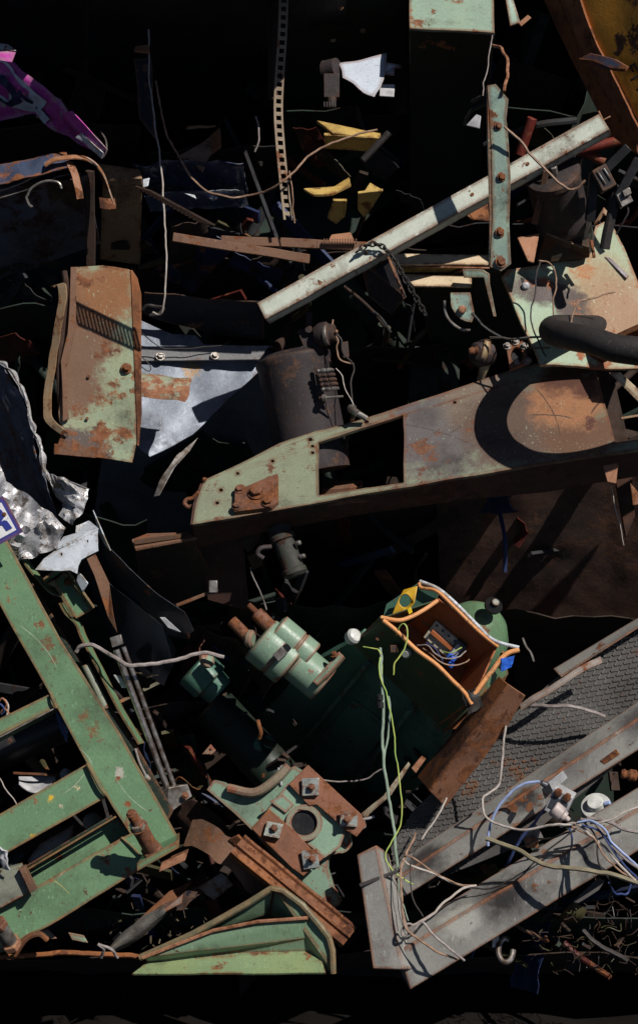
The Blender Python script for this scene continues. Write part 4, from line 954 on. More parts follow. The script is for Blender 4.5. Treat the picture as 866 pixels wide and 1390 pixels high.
# hoop
t = thing('black_hoop', P(850, 480, 200), 'thick black padded hoop jutting in from the right edge', 'hoop')
HX, HY, HW, HR, HF, HA, HT = 865.6, 467.6, 171.3, 126.3, 17.2, .7876, -.8987
pts = []
for i in range(-2, 15):
    a = math.pi / 2 + math.pi * min(max(i, 0), 12) / 12
    ex_ = 150 if i in (-2, 14) else (60 if i in (-1, 13) else 0)
    dx_ = math.cos(a) * HR * HA + ex_; dw_ = -HR * math.sin(a)
    pts.append(P(HX + dx_ * math.cos(HT) - dw_ * math.sin(HT), HY - HF * math.sin(a) - (5 if i < 7 else 0), HW + dx_ * math.sin(HT) + dw_ * math.cos(HT)))
mk('padded_tube', G().tube(pts, 17.5 * K, 20, True, 8), M['rubber'], t, bev=0, wob=.0012, seg=.2)
mk('rusty_arm', G().prof(P(800, 476, 66), P(900, 430, 190), [(0, -.022), (.006, -.022), (.006, .022), (-.05, .022), (-.05, .016), (0, .016)], Vector((0, .6, .8))), M['rust_o'], t, wob=.002)
# lower big dark sheet beneath the guard
g = G().sheet(crumple([P(590, 640, -40), P(900, 620, -40), P(910, 840, -250), P(600, 860, -250)], .012, 3, 6), 30, 22, .004)
mk('dark_brown_sheet', g, metal('charred_brown_sheet', (.12, .06, .042), (.05, .03, .024), rust=.45, rc=((.15, .065, .035), (.035, .02, .015)), edge=0, grime=.6, rough=.8), label='large charred brown sheet in the shade beneath machine guard', cat='metal sheet', bev=0)
g = G().bar(P(832, 610, 80), P(846, 740, 20), .008, .008, FW)
g = G().slab([P(806, 500, -10), P(830, 498, -10), P(852, 600, 0), P(862, 700, 0), P(850, 730, 0), P(836, 660, 0), P(824, 590, 0)], .03)
mk('dark_post', g, M['rust_d'], label='dark steel post right of the guard under black hoop', cat='post', wob=.003)
mk('angle_scrap', G().slab([P(818, 632, 150), P(840, 628, 150), P(838, 636, 152), P(836, 656, 152), P(824, 654, 152)], .01), M['pinkr'], label='bent tan angle scrap hanging below the guard edge', cat='metal scrap', wob=.002)
mk('tan_flap', G().slab([P(855, 655, 120), P(866, 668, 120), P(868, 684, 120), P(858, 686, 120)], .008), M['pinkr'], label='small tan flap at right edge below the guard', cat='metal flap', wob=.002)
wire('bright_edge_wire', [(829, 660, 100), (838, 700, 90), (846, 740, 80)], .8, M['w_white'], 'hair thin bright wire below right end of guard', 'wire')
g = G().slab([P(826, 506, 120), P(842, 506, 120), P(862, 525, 120), P(880, 545, 120), P(880, 560, 118), P(850, 530, 118)], .01)
mk('white_pipe_offcut', g, M['cream'], label='cream offcut poking out right of guard below hoop', cat='offcut', wob=.002)
mk('mint_edge_bar', G().bar(P(842, 568, 110), P(890, 560, 110), .008, .01), M['rpanel'], label='thin mint bar at right edge below cream offcut', cat='bar')
# cream block peeping beneath guard window
mk('brown_board', G().slab([P(436, 664, -30), P(490, 660, -30), P(492, 652, -60), P(440, 652, -60)], .02), M['rust_b'], label='brown board seen through the guard opening', cat='board', wob=.002)
# brown box
t = thing('brown_steel_box', P(236, 822, 40), 'dark brown square steel box with rusty lip left below guard', 'steel box')
mk('front', G().slab([P(183, 738, 66), P(262, 728, 66), P(298, 800, -25), P(246, 824, -35), P(190, 806, -20)], .02), M['brown_d'], t, wob=.003)
mk('top_lip', G().slab([P(179, 732, 50), P(200, 724, 30), P(264, 722, 36), P(268, 729, 66), P(184, 744, 68)], .01), M['rust_b'], t, wob=.002)
mk('bottom_lip', G().bar(P(240, 822, 30), P(296, 800, 34), .012, .02), M['rust_b'], t, wob=.002)
mk('corner_nut', G().box(P(290, 796, 40), RT * .014, UP * .02, FW * .016), M['steel'], t, wob=.001)
mk('dark_column', G().slab([P(268, 722, 30), P(330, 712, 30), P(338, 830, -30), P(282, 815, -20)], .05), M['guard_s'], label='dark rust column standing under left end of guard', cat='column', wob=.003)
mk('olive_wedge', G().slab([P(322, 727, 30), P(355, 716, 40), P(350, 735, 40), P(336, 750, 30)], .02).slab([P(336, 756, 20), P(352, 748, 20), P(358, 766, 10), P(344, 774, 10)], .02), M['brown_d'], label='olive wedge beside the small hydraulic cylinder', cat='wedge', wob=.002)
# small hydraulic cylinder
t = thing('hydraulic_cylinder', P(400, 785, 40), 'small dark hydraulic cylinder hanging below the machine guard', 'cylinder')
mk('barrel', G().lathe(P(376, 710, 50), P(402, 782, 60), [(0, .02), (.01, .036), (.04, .038), (.045, .044), (.06, .044), (.065, .036), (.16, .036), (.165, .042), (.18, .042), (.19, .03)], 24), metal('cylinder_patched_paint', (.04, .034, .033), (.05, .06, .045), rust=.3, edge=.3, grime=.7, rc=DRUST, rough=.7), t, bev=0)
for (x, y) in ((404, 738), (410, 756)): mk('fitting', hexa(G(), P(x - 3, y, 66), Vector((.8, .2, .4)), .009, .02), M['steel'], t)
mk('elbow', G().tube([P(368, 742, 60), P(354, 744, 66), P(350, 752, 66), P(358, 758, 66)], .008, 8), M['motor'], t, bev=0)
wire('ratchet_cable', [(340, 770, 30), (346, 786, 34), (354, 804, 40), (362, 828, 44)], 1.2, M['steel'], 'thin twisted steel cable below hydraulic cylinder', 'cable')

# ================================================================ LEFT MIDDLE
g = G().slab([P(-40, 540, 50), P(-8, 560, 54), P(3, 640, 76), P(12, 661, 80), P(38, 675, 84), P(55, 690, 86), P(75, 700, 88), P(92, 718, 90), P(76, 744, 92), P(48, 762, 92), P(30, 766, 92), P(-10, 790, 90), P(-60, 780, 80)], .004)
mk('crumpled_sheet', g, M['zinc_c'], label='crumpled galvanised sheet under the letter R plate', cat='metal sheet', wob=.014, seg=.018, wsc=8, bev=0, fold=.11)
sb = PL((30, 600, 60), (50, 600, 92), (30, 640, 46))
g = G().slab([P(-30, 470, 10), P(0, 495, 30), P(26, 530, 44), P(42, 575, 50), P(58, 640, 52), P(76, 690, 50), P(78, 704, 40), P(55, 694, 0), P(12, 668, -40), P(-10, 600, -50), P(-40, 560, -60)], .004)
mk('curled_sheet', g, metal('curled_zinc_shaded', (.16, .17, .21), (.10, .10, .13), rust=.2, edge=.2, grime=.6, met=.3, bump=.8, sc=2, gc=(.03, .025, .025)), label='curled galvanised sheet with bright rim at left edge', cat='metal sheet', wob=.012, seg=.03, wsc=8, bev=0)  # zinc darkened so the curl's underside carries its shade in the colour
rq = smooth_path([P(*a) for a in [(-6, 490, 36), (10, 502, 44), (26, 526, 50), (38, 556, 54), (41, 580, 56), (52, 602, 58), (56, 632, 60), (66, 655, 60), (76, 672, 60)]], 8)
def rimf(u, v):
    n_ = len(rq) - 1; i = min(n_ - 1, int(u * n_)); p = rq[i].lerp(rq[i + 1], u * n_ - i)
    wd_ = .010 + .014 * abs(noise.noise(Vector((u * 9, 2, 3)))) * 2
    return p + Vector((1, .35, -.35 + .9 * math.sin(v * 3.1))) * wd_ * v + noise.noise_vector(p * 26 + Vector((v, 0, 0))) * .006
g = G().sheet(rimf, 90, 6, .003)
rim = mk('bright_sheet_rim', g, M['zinc_c'], label='bright folded zinc strip edging the curled sheet', cat='metal strip', bev=0)
g = G().slab([P(68, 650, 70), P(90, 650, 76), P(108, 658, 72), P(122, 668, 60), P(120, 684, 64), P(112, 700, 70), P(99, 716, 66), P(80, 700, 60), P(84, 690, 60), P(82, 680, 56), P(74, 672, 62)], .004)
mk('torn_sheet', g, M['zinc'] if False else M['zinc_c'], label='torn galvanised flap above the white zinc bracket', cat='metal sheet', wob=.014, seg=.018, wsc=10, bev=0, fold=.06)
# letter plate
t = thing('letter_plate', P(0, 735, 150), 'white enamel plate with blue border and blue letter R', 'sign')
lr = (P(28, 720, 160) - P(-60, 768, 160)).normalized(); lu0 = (P(2, 672, 160) - P(28, 720, 160)); lu = (lu0 - lr * lu0.dot(lr)).normalized(); lo = lr.cross(lu).normalized()
if lo.z < 0: lo = -lo
c0 = P(32, 722, 160)          # lower right corner
H = 53 * K; Wd = 0.5
def pl(a, b, o=0): return c0 - lr * a + lu * b + lo * o
def rr(x0, x1, y0, y1, o, r=.008):
    q = []
    for (cx, cy, a0) in ((x0 + r, y0 + r, math.pi), (x1 - r, y0 + r, 1.5 * math.pi), (x1 - r, y1 - r, 0), (x0 + r, y1 - r, .5 * math.pi)):
        for k in range(4): a = a0 + k * math.pi / 6; q.append(pl(-(cx + r * math.cos(a)) + 0, cy + r * math.sin(a), o))
    return q
g = G().slab([pl(-0, 0), pl(Wd, 0), pl(Wd, H), pl(0, H)], .003)
mk('plate', g, metal('navy_enamel', (.035, .05, .27), (.03, .045, .23), rust=.05, edge=.9, grime=.05, rough=.3, bump=.1), t)
g = G().slab([pl(.016, .016, .0012), pl(Wd - .016, .016, .0012), pl(Wd - .016, H - .016, .0012), pl(.016, H - .016, .0012)], .0015)
mk('white_field', g, metal('white_enamel', (.78, .78, .8), (.7, .7, .74), rust=.08, edge=.2, grime=.03, rough=.3, bump=.1), t, bev=0)
lt = lambda q: [pl(a * K, b * K, .0035) for a, b in q]
g = G().slab(lt([(38, 44), (18, 44), (13, 41.5), (10.5, 37), (10.5, 32), (13, 27.5), (18, 25), (38, 25)]), .001, [lt([(29, 38.5), (20, 38.5), (17.5, 36.5), (17.5, 33), (20, 31), (29, 31)])])
g.slab(lt([(37.9, 24.9), (29, 24.9), (29, 11), (37.9, 11)]), .001).slab(lt([(23, 24.9), (14, 24.9), (11, 22), (9.5, 11), (18, 11), (19, 20), (23, 22)]), .001)
mk('letter', g, metal('navy_letter_enamel', (.035, .05, .27), (.03, .045, .23), rust=.03, edge=0, grime=.03, rough=.3, bump=.1), t, bev=0)
mk('screw', bolt(G(), pl(.026, .078, .003), lo, .005, .003), M['boltr'], t)
# white bracket
t = thing('zinc_bracket', P(90, 780, 90), 'folded pale zinc bracket with small holes above green frame', 'bracket')
wp = PL((48, 773, 110), (133, 720, 116), (110, 760, 124))
mk('front_plate', G().slab([wp(48, 773), wp(60, 758), wp(76, 747), wp(106, 736), wp(133, 720), wp(133, 748), wp(110, 760), wp(106, 768), wp(104, 778), wp(96, 774), wp(84, 774)], .005, [circ(wp, 84, 753, 1.6, 2, 8), circ(wp, 120, 735, 1.4, 1.8, 8)]), M['zinc_b'], t, wob=.004, seg=.03, wsc=12)
mk('top_flange', G().slab([P(76, 746, 112), P(80, 736, 96), P(87, 728, 84), P(104, 725, 80), P(105, 714, 76), P(122, 706, 76), P(134, 718, 114), P(106, 735, 113)], .004), M['zinc_b'], t, wob=.005, seg=.03, wsc=12)
mk('tab', G().slab([P(106, 776, 98), P(112, 782, 100), P(120, 792, 102), P(113, 804, 96), P(104, 788, 94)], .004), M['zinc_b'], t, wob=.002)
g = G().slab([P(126, 692, 70), P(131, 704, 74), P(140, 726, 74), P(150, 748, 70), P(144, 742, 66), P(134, 724, 66)], .004)
mk('pale_zinc_strip', g, M['zinc_b'], label='thin pale zinc strip right of the folded bracket', cat='metal strip', wob=.002)
# dark shiny strips
dsm = metal('shiny_navy_black_sheet', (.025, .03, .045), (.02, .022, .032), rust=.1, edge=.2, grime=.3, rough=.34, met=.2, bump=.2)
def twist(c0_, c1_, name, label, mat):
    def f(u, v):
        i = u * (len(c0_) - 1); k = min(len(c0_) - 2, int(i)); q = i - k
        a = P(*c0_[k]).lerp(P(*c0_[k + 1]), q); b = P(*c1_[k]).lerp(P(*c1_[k + 1]), q)
        return a.lerp(b, v) + noise.noise_vector(a * 7 + Vector((0, 0, v * 2))) * .008
    mk(name, G().sheet(f, 40, 10, .003), mat, label=label, cat='metal sheet', bev=0)
twist([(130, 700, 60), (150, 745, 60), (175, 772, 60), (215, 805, 56), (250, 830, 50), (262, 855, 40)], [(118, 704, 20), (136, 760, 20), (160, 800, 20), (195, 838, 20), (235, 862, 24), (256, 868, 30)], 'black_trim_sheet', 'long shiny blue black strip sweeping down right of zinc bracket', dsm)
twist([(122, 750, 20), (145, 790, 30), (180, 815, 30), (220, 850, 26), (240, 880, 10)], [(112, 760, -20), (135, 830, -20), (160, 880, -20), (190, 910, -20), (225, 930, -30)], 'black_trim_sheet', 'broad dull black sheet below the shiny blue black strip', dsm)
mk('white_reflector', G().slab([P(217, 838, 46), P(224, 838, 46), P(246, 858, 44), P(240, 858, 42), P(228, 852, 44)], .003), M['greyp'], label='small white sliver lying on the shiny black strip', cat='sliver')
mk('curved_rusty_strip', G().slab([P(118, 758, 66), P(130, 752, 60), P(148, 790, 50), P(154, 830, 50), P(160, 860, 40), P(148, 840, 44), P(136, 805, 54), P(128, 780, 60)], .008), M['rust_b'], label='rusty curved blade between green bracket and black sheets', cat='metal strip', wob=.004)
# ================================================================ BOTTOM LEFT: green H-beam frame
t = thing('green_steel_frame', P(100, 1260, 90), 'heavy green painted steel beam frame at lower left', 'steel frame')
F = PL((0, 740, 110), (240, 1145, 140), (0, 1240, 160))
mk('main_beam', G().slab([F(-60, 715), F(-25, 676), F(14, 740), F(83, 868), F(163, 996), F(244, 1140), F(201, 1170), F(152, 1094), F(118, 1035), F(97, 996), F(0, 821)], .014), M['green'], t, wob=.002, seg=.08)
mk('beam_web', G().slab([F(-30, 760, -7), F(60, 910, -7), F(225, 1152, -7), F(235, 1156, -64), F(76, 910, -64), F(-20, 760, -64)], .012, n=RT), M['green'], t)
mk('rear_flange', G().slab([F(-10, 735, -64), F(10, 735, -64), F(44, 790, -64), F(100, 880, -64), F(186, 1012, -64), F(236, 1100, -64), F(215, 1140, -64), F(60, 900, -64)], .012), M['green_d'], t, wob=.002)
g = band([(20, 742, 96), (36, 766, 92), (56, 790, 86), (70, 804, 84), (82, 808, 82)], (.014, -.004, -.05), 3, .006, 6, .001)
mk('curled_flange_edge', g, M['green'], t, bev=0)
g = band([(82, 818, 84), (90, 832, 82), (104, 846, 78), (112, 866, 74), (134, 908, 74), (160, 960, 74), (190, 1010, 74)], (.012, -.002, -.05), 3, .006, 6, .001)
mk('curled_flange_edge', g, M['green'], t, bev=0)
mk('upper_crossbar', G().slab([F(-40, 995, -3), F(68, 942, -3), F(76, 960, -3), F(-40, 1020, -3)], .012).slab([F(-40, 1019, -4), F(76, 960, -4), F(80, 966, -50), F(-40, 1028, -50)], .006), M['green'], t, wob=.001)
mk('crossbar_trim', G().bar(F(-40, 1022, 0), F(76, 961, 0), .005, .005), M['steel'], t)
mk('middle_crossbar', G().slab([F(-40, 1128, -3), F(118, 1037, -3), F(145, 1082, -3), F(12, 1157, -3), F(-40, 1190, -3)], .014), M['green'], t, wob=.002, seg=.07)
mk('weld', G().tube([F(119, 1036, 3), F(126, 1048, 5), F(136, 1068, 5), F(145, 1080, 4)], .007, 8), M['green'], t, wob=.002, seg=.02, bev=0)
mk('weld', G().tube([F(69, 941, 3), F(72, 950, 5), F(77, 961, 3)], .005, 8), M['green'], t, wob=.002, seg=.015, bev=0)
mk('weld', G().tube([F(165, 1137, 2), F(180, 1150, 4), F(190, 1160, 4), F(202, 1172, 2)], .004, 8), M['green'], t, wob=.0015, seg=.015, bev=0)
# lower channel: upper strip set back, front web
mk('lower_beam', G().slab([F(-40, 1256, 0), F(83, 1184, 0), F(164, 1138, 0), F(200, 1120, 0), F(212, 1166, 0), F(190, 1181, 0), F(66, 1258, 0), F(30, 1276, 0), F(-40, 1310, 0)], .014), M['green'], t, wob=.002, seg=.07)
mk('lower_beam_back', G().slab([F(158, 1108, -34), F(180, 1132, -34), F(50, 1210, -34), F(36, 1181, -34)], .012), M['green'], t)
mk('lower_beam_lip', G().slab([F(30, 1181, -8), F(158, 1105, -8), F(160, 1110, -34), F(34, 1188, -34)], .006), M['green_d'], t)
mk('beam_top_edge', G().bar(F(36, 1181, -6), F(158, 1108, -6), .006, .02), M['green'], t)
# end plate with big bolt
mk('end_plate', G().slab([P(186, 1172, 190), P(243, 1140, 190), P(244, 1130, 130), P(200, 1150, 130)], .026, n=UP), M['green'], t, wob=.001)
ax = Vector((-.30, .72, .62)).normalized()
b0 = P(208, 1156, 175)
g = G(); hexa(g, b0 - ax * .01, ax, .036, .03)
mk('nut', g, M['boltr'], t)
g = G().lathe(b0, b0 + ax, [(.02, .026), (.12, .026), (.125, .03)], 20)
mk('sleeve', g, M['boltr'], t, wob=.001, seg=.02)
mk('bright_nut', hexa(G(), b0 + ax * .125, ax, .027, .022), M['silver'], t)
g = G(); prof_ = [(.145, .016)]
for i in range(10): prof_ += [(.147 + i * .005, .0175), (.1495 + i * .005, .0145)]
mk('thread', g.lathe(b0, b0 + ax, prof_ + [(.20, .012)], 14), M['boltr'], t, bev=0)
mk('lower_nut', G().box(P(236, 1168, 176), (P(254, 1160, 176) - P(218, 1176, 176)) * .5, Vector((.004, .014, 0)), FW * .03), M['pinkr'], t, wob=.002)
# second bolt lower left
b1 = P(18, 1284, 176)
mk('nut', hexa(G(), b1 - ax * .0, ax, .034, .026), M['pinkr'], t)
mk('bolt_shank', G().lathe(b1, b1 + ax, [(.02, .025), (.11, .025)], 18), M['steel'], t)
mk('bolt_cap', hexa(G(), b1 + ax * .105, ax, .030, .02), M['boltr'], t)
mk('gusset', G().slab([P(-20, 1250, 160), P(2, 1262, 160), P(14, 1290, 160), P(-20, 1300, 160)], .02), M['green'], t)
# clamp block sitting on the lower beam
t = thing('grey_green_sleeve', P(20, 1220, 170), 'weathered grey green steel sleeve with folded lip on the lower beam', 'sleeve')
mk('shell', G().slab([P(-30, 1190, 176), P(28, 1174, 176), P(42, 1210, 176), P(4, 1232, 176), P(-30, 1248, 176)], .05), metal('grey_green_sleeve_paint', (.25, .27, .20), (.2, .21, .17), rust=.15, edge=.5, grime=.2), t, wob=.003)
mk('lip', G().bar(P(31, 1176, 178), P(46, 1208, 178), .05, .018, FW), M['rust_b'], t, wob=.003)
g = G().sheet(crumple([P(0, 1148, 190), P(10, 1156, 196), P(14, 1180, 190), P(6, 1178, 186)], .012, 20, 3), 10, 8, .006)
mk('grey_cloth', g, M['greyp'], label='scrap of pale grey cloth hanging on the frame left edge', cat='cloth', bev=0)
# green bracket
t = thing('green_bracket', P(95, 838, 60), 'small green bracket with orange bolt beside top of green frame', 'bracket')
Bp = PL((70, 790, 70), (126, 827, 76), (105, 840, 78))
mk('plate', G().slab([Bp(70, 792), Bp(88, 776), Bp(126, 827), Bp(104, 840)], .01), M['green'], t)
mk('top_flange', G().slab([P(60, 793, 78), P(88, 775, 78), P(86, 769, 110), P(60, 788, 110)], .008), M['green'], t)
mk('right_flange', G().slab([P(88, 774, 76), P(126, 827, 76), P(127, 826, 90), P(90, 773, 90)], .008), M['green'], t)
mk('left_strap', G().slab([P(64, 792, 92), P(74, 787, 92), P(82, 800, 90), P(92, 816, 88), P(103, 838, 82), P(96, 838, 82), P(84, 812, 88), P(76, 798, 92), P(70, 796, 92)], .008), M['green'], t)
mk('bolt', bolt(G(), Bp(93, 790), FW, .010, .014), M['rust_o'], t)
# chrome twin rod
t = thing('twin_steel_rod', P(235, 1105, 40), 'pair of long bright steel rods ending in a bolted bracket', 'rod')
mk('rod', G().cyl(P(158, 882, 70), P(228, 1072, 44), .011, 14), M['chrome'], t, bev=0)
mk('rod', G().cyl(P(168, 878, 66), P(238, 1070, 40), .008, 14), M['chrome'], t, bev=0)
mk('top_block', G().box(P(159, 870, 70), Vector((.018, .006, 0)), Vector((-.004, .016, 0)), FW * .014), M['steel'], t, wob=.001)
mk('foot_bracket', G().slab([P(216, 1078, 52), P(230, 1070, 60), P(256, 1066, 46), P(262, 1082, 46), P(228, 1106, 56), P(220, 1094, 52)], .02), M['steel'], t, wob=.004, seg=.03)
for (x, y) in ((222, 1089), (252, 1080)): mk('bolt', bolt(G(), P(x, y, 56), Vector((.1, .4, 1)), .008, .006), M['boltr'], t)
t = thing('cable_end', P(205, 1060, 60), 'thin cable with threaded tip right of the green frame', 'cable')
mk('cable', G().tube([P(184, 1016, 70), P(190, 1036, 70), P(200, 1056, 68)], .004, 7), M['w_grey'], t, bev=0)
mk('tip', G().lathe(P(198, 1052, 68), P(210, 1068, 66), [(0, .006), (.006, .010), (.02, .010), (.024, .006), (.045, .005)], 10), M['silver'], t, bev=0)
wire('grey_cable', [(104, 885, 80), (112, 875, 84), (128, 875, 86), (146, 886, 86), (156, 893, 100), (176, 903, 92), (200, 902, 80), (235, 897, 70), (262, 888, 60), (285, 887, 50), (304, 892, 44)], 3.2, M['w_grey'], 'thick grey cable snaking from green frame to dark machine', 'cable')
mk('green_rod', G().cyl(P(116, 902, 60), P(145, 962, 60), .014, 12), M['palebar'], label='short sage green rod beside main green beam', cat='rod')
mk('white_sliver', G().slab([P(154, 916, 60), P(164, 918, 62), P(174, 934, 64), P(166, 934, 60)], .006), M['greyp'], label='pale grey sliver behind the twin rods', cat='sliver')
mk('tan_leaf', G().sheet(crumple([P(180, 910, 60), P(198, 916, 62), P(216, 916, 64), P(200, 920, 60)], .006, 20, 2), 8, 4, .002), M['leaf'], label='dry tan leaf shaped scrap under grey cable', cat='scrap', bev=0)
# things seen inside the frame
t = thing('black_round_duct', P(0, 1030, 40), 'shiny black round duct lying behind the green frame', 'duct')
mk('pipe', G().cyl(P(-60, 1040, 30), P(130, 958, 10), .075, 32), M['black'], t, bev=0)
mk('blue_net', G().sheet(crumple([P(76, 962, 56), P(92, 985, 56), P(94, 1010, 50), P(82, 990, 50)], .012, 22, 3), 10, 8, .003), M['w_navy'], label='scrap of navy netting beside the black duct', cat='netting', bev=0)
mk('white_bowl_scrap', G().sheet(lambda u, v: P(26 + 50 * u, 1055 + v * (4 + 18 * math.sin(math.pi * min(1, u * .9 + .1))) , 50 + 24 * v), 16, 8, .003), M['greyp'], label='white curved scrap with rusty rim inside the frame', cat='metal scrap', bev=0)
mk('rusty_rim_bar', G().bar(P(18, 1049, 76), P(78, 1052, 70), .008, .01), M['rust_o'], label='thin rusty rim bar above the white curved scrap', cat='bar', wob=.002)
mk('white_cup_scrap', G().sheet(lambda u, v: P(83 + 16 * u, 1054 - 10 * math.sin(math.pi * (u * .8 + .15)) * (1 - v) + 4 * v, 50 + 20 * v), 12, 6, .003), M['greyp'], label='small white cup fragment at right of the curved scrap', cat='fragment', bev=0)
wire('pale_wire', [(-4, 1050, 90), (4, 1060, 90), (14, 1078, 90), (24, 1094, 86)], 1, M['w_white'], 'short pale wire at left edge inside frame', 'wire')
mk('grey_board', G().slab([P(38, 1168, 40), P(56, 1144, 40), P(100, 1120, 44), P(98, 1136, 46), P(86, 1150, 46), P(40, 1176, 46)], .008), M['grey'], label='grey board seen through lower frame opening', cat='board', wob=.003)
mk('pale_stone', G().lathe(P(125, 1116, 60), P(128, 1116, 80), [(0, .01), (.004, .028), (.014, .034), (.03, .028), (.04, .01)], 14), metal('mottled_lump', (.36, .33, .28), (.2, .17, .14), rust=.1, edge=0, grime=.2), label='pale mottled lump in lower frame opening', cat='lump', wob=.004, seg=.02)
for i, (x, y) in enumerate(((6, 954), (3, 962), (9, 968))):
    wire('red_scrap_wire', [(x - 8, y, 100), (x - 2, y - 6, 104), (x + 4, y + 2, 104), (x, y + 8, 100)], 1.6, M['pinkr'] if i != 1 else M['w_navy'], 'tangled red and blue wire scraps at left edge', 'wire', 'wire scraps at left edge')
wire('white_loop_wire', [(2, 990, 100), (8, 978, 104), (12, 960, 104), (8, 950, 100)], 1.4, M['w_white'], 'white bent wire on the left edge of upper crossbar', 'wire')

# debris under frame
mk('leather_sole', G().sheet(lambda u, v: P(152 + 72 * u, 1288 - 52 * u + (v - .5) * 22 * math.sin(math.pi * (u * .92 + .04)) ** .7, 70 + 16 * math.sin(math.pi * v) + 20 * u), 24, 10, .006), metal('cracked_grey_sole', (.16, .165, .165), (.2, .17, .13), rust=.15, edge=0, grime=.3, rough=.7, bump=.8, sc=2), label='cracked grey leather shoe sole below green frame', cat='sole', bev=0)
mk('grey_slate_sheet', G().sheet(crumple([P(212, 1238, 50), P(262, 1206, 50), P(300, 1190, 56), P(250, 1236, 66)], .02, 8, 4), 16, 8, .003), M['navy'], label='dark slate sheet right of cracked sole', cat='metal sheet', bev=0)
mk('grey_slate_tip', G().slab([P(210, 1246, 74), P(248, 1214, 74), P(247, 1226, 76), P(228, 1236, 78)], .004), M['grey'], label='pale tip of torn sheet above cracked sole', cat='metal scrap', wob=.003)
mk('rusty_board', G().slab([P(190, 1246, 30), P(230, 1210, 30), P(262, 1196, 24), P(232, 1236, 34), P(196, 1262, 40)], .01), M['rust'], label='rusty brown board in shade under green frame', cat='board', wob=.004)
mk('mint_offcut', G().slab([P(93, 1266, 100), P(114, 1270, 100), P(120, 1280, 100), P(98, 1276, 100)], .01), M['green_b'], label='mint green offcut below the lower beam', cat='offcut', wob=.001)
mk('mint_offcut', G().slab([P(52, 1264, 110), P(66, 1261, 110), P(78, 1274, 110), P(60, 1276, 112)], .01), M['green_b'], label='mint green offcut touching lower beam corner', cat='offcut', wob=.001)
wire('rusty_pipe', [(-20, 1302, 150), (40, 1296, 140), (100, 1294, 130), (150, 1295, 120), (196, 1300, 110)], 4, M['rust_o'], 'long thin rusty pipe along the bottom left', 'pipe')
mk('rusty_clip', G().tube([P(20, 1296, 170), P(34, 1276, 178), P(52, 1268, 176), P(64, 1276, 168)], .010, 8), M['rust'], label='rusty bent clip at the foot of green frame', cat='clip', bev=0, wob=.002)
wire('grey_hook', [(138, 1300, 140), (142, 1288, 150), (134, 1282, 152), (152, 1288, 150), (160, 1300, 140)], 2.4, M['w_grey'], 'bent grey hook over the rusty pipe', 'hook')
lg = G(); rl = random.Random(3)
for _ in range(70):
    x, y = rl.uniform(165, 285), rl.uniform(1225, 1300)
    if rl.random() < .5: x, y = 188 + rl.gauss(0, 22), 1262 + rl.gauss(0, 14)
    p = P(x, y, rl.uniform(30, 76)); a = rl.uniform(0, 6.28); d = Vector((math.cos(a), math.sin(a), rl.uniform(-.5, .5))) * rl.uniform(.003, .013)
    e = Vector((-math.sin(a), math.cos(a), rl.uniform(-.5, .5))) * rl.uniform(.001, .004)
    lg.add([p - d - e, p + d - e * .4, p + d + e, p - d + e * .5], [[0, 1, 2, 3]])
mk('dry_litter', lg, M['leaf'], kind='stuff', bev=0)

# ================================================================ BOTTOM CENTRE: green machine
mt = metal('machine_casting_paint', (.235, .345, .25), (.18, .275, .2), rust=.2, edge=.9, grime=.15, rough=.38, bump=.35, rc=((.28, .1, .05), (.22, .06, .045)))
t = thing('green_machine', P(450, 1230, 60), 'green cast machine body with square rusty mounting plate and four clips', 'machine')
# shaded body
def bodyf(u, v):
    x = 300 + 250 * u + (v - .5) * 110; y = 1080 - 170 * u + (v - .5) * 230 * (.8 + .2 * u)
    return P(x, y, -10 + 60 * math.sin(math.pi * v) - 30 * u)
bd = lambda x, y, o=0: P(x, y, 22 + o + 1.9 * min(0, ((x - 480) * .72 - (y - 872) * .69)) )
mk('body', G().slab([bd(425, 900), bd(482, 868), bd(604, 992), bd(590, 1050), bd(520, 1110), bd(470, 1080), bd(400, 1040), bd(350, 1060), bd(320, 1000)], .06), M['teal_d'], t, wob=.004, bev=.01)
mk('lower_barrel', G().cyl(P(290, 960, -120), P(400, 1080, -80), .08, 28), M['green_d'], t, bev=0)
mk('casting_rib', G().bar(bd(500, 900, 10), bd(392, 1030, 12), .05, .016, Vector((-.5, -.5, .7))), M['teal_d'], t, bev=.004)
mk('casting_rib', G().bar(bd(560, 960, 10), bd(470, 1078, 12), .05, .016, Vector((-.5, -.5, .7))), M['teal_d'], t, bev=.004)
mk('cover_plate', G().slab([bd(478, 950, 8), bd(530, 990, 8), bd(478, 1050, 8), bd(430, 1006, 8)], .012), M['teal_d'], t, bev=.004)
for q in ((480, 958), (521, 990), (478, 1041), (438, 1006)): mk('cover_bolt', bolt(G(), bd(q[0], q[1], 9), Vector((-.5, -.5, .7)), .008, .007), M['teal_d'], t)
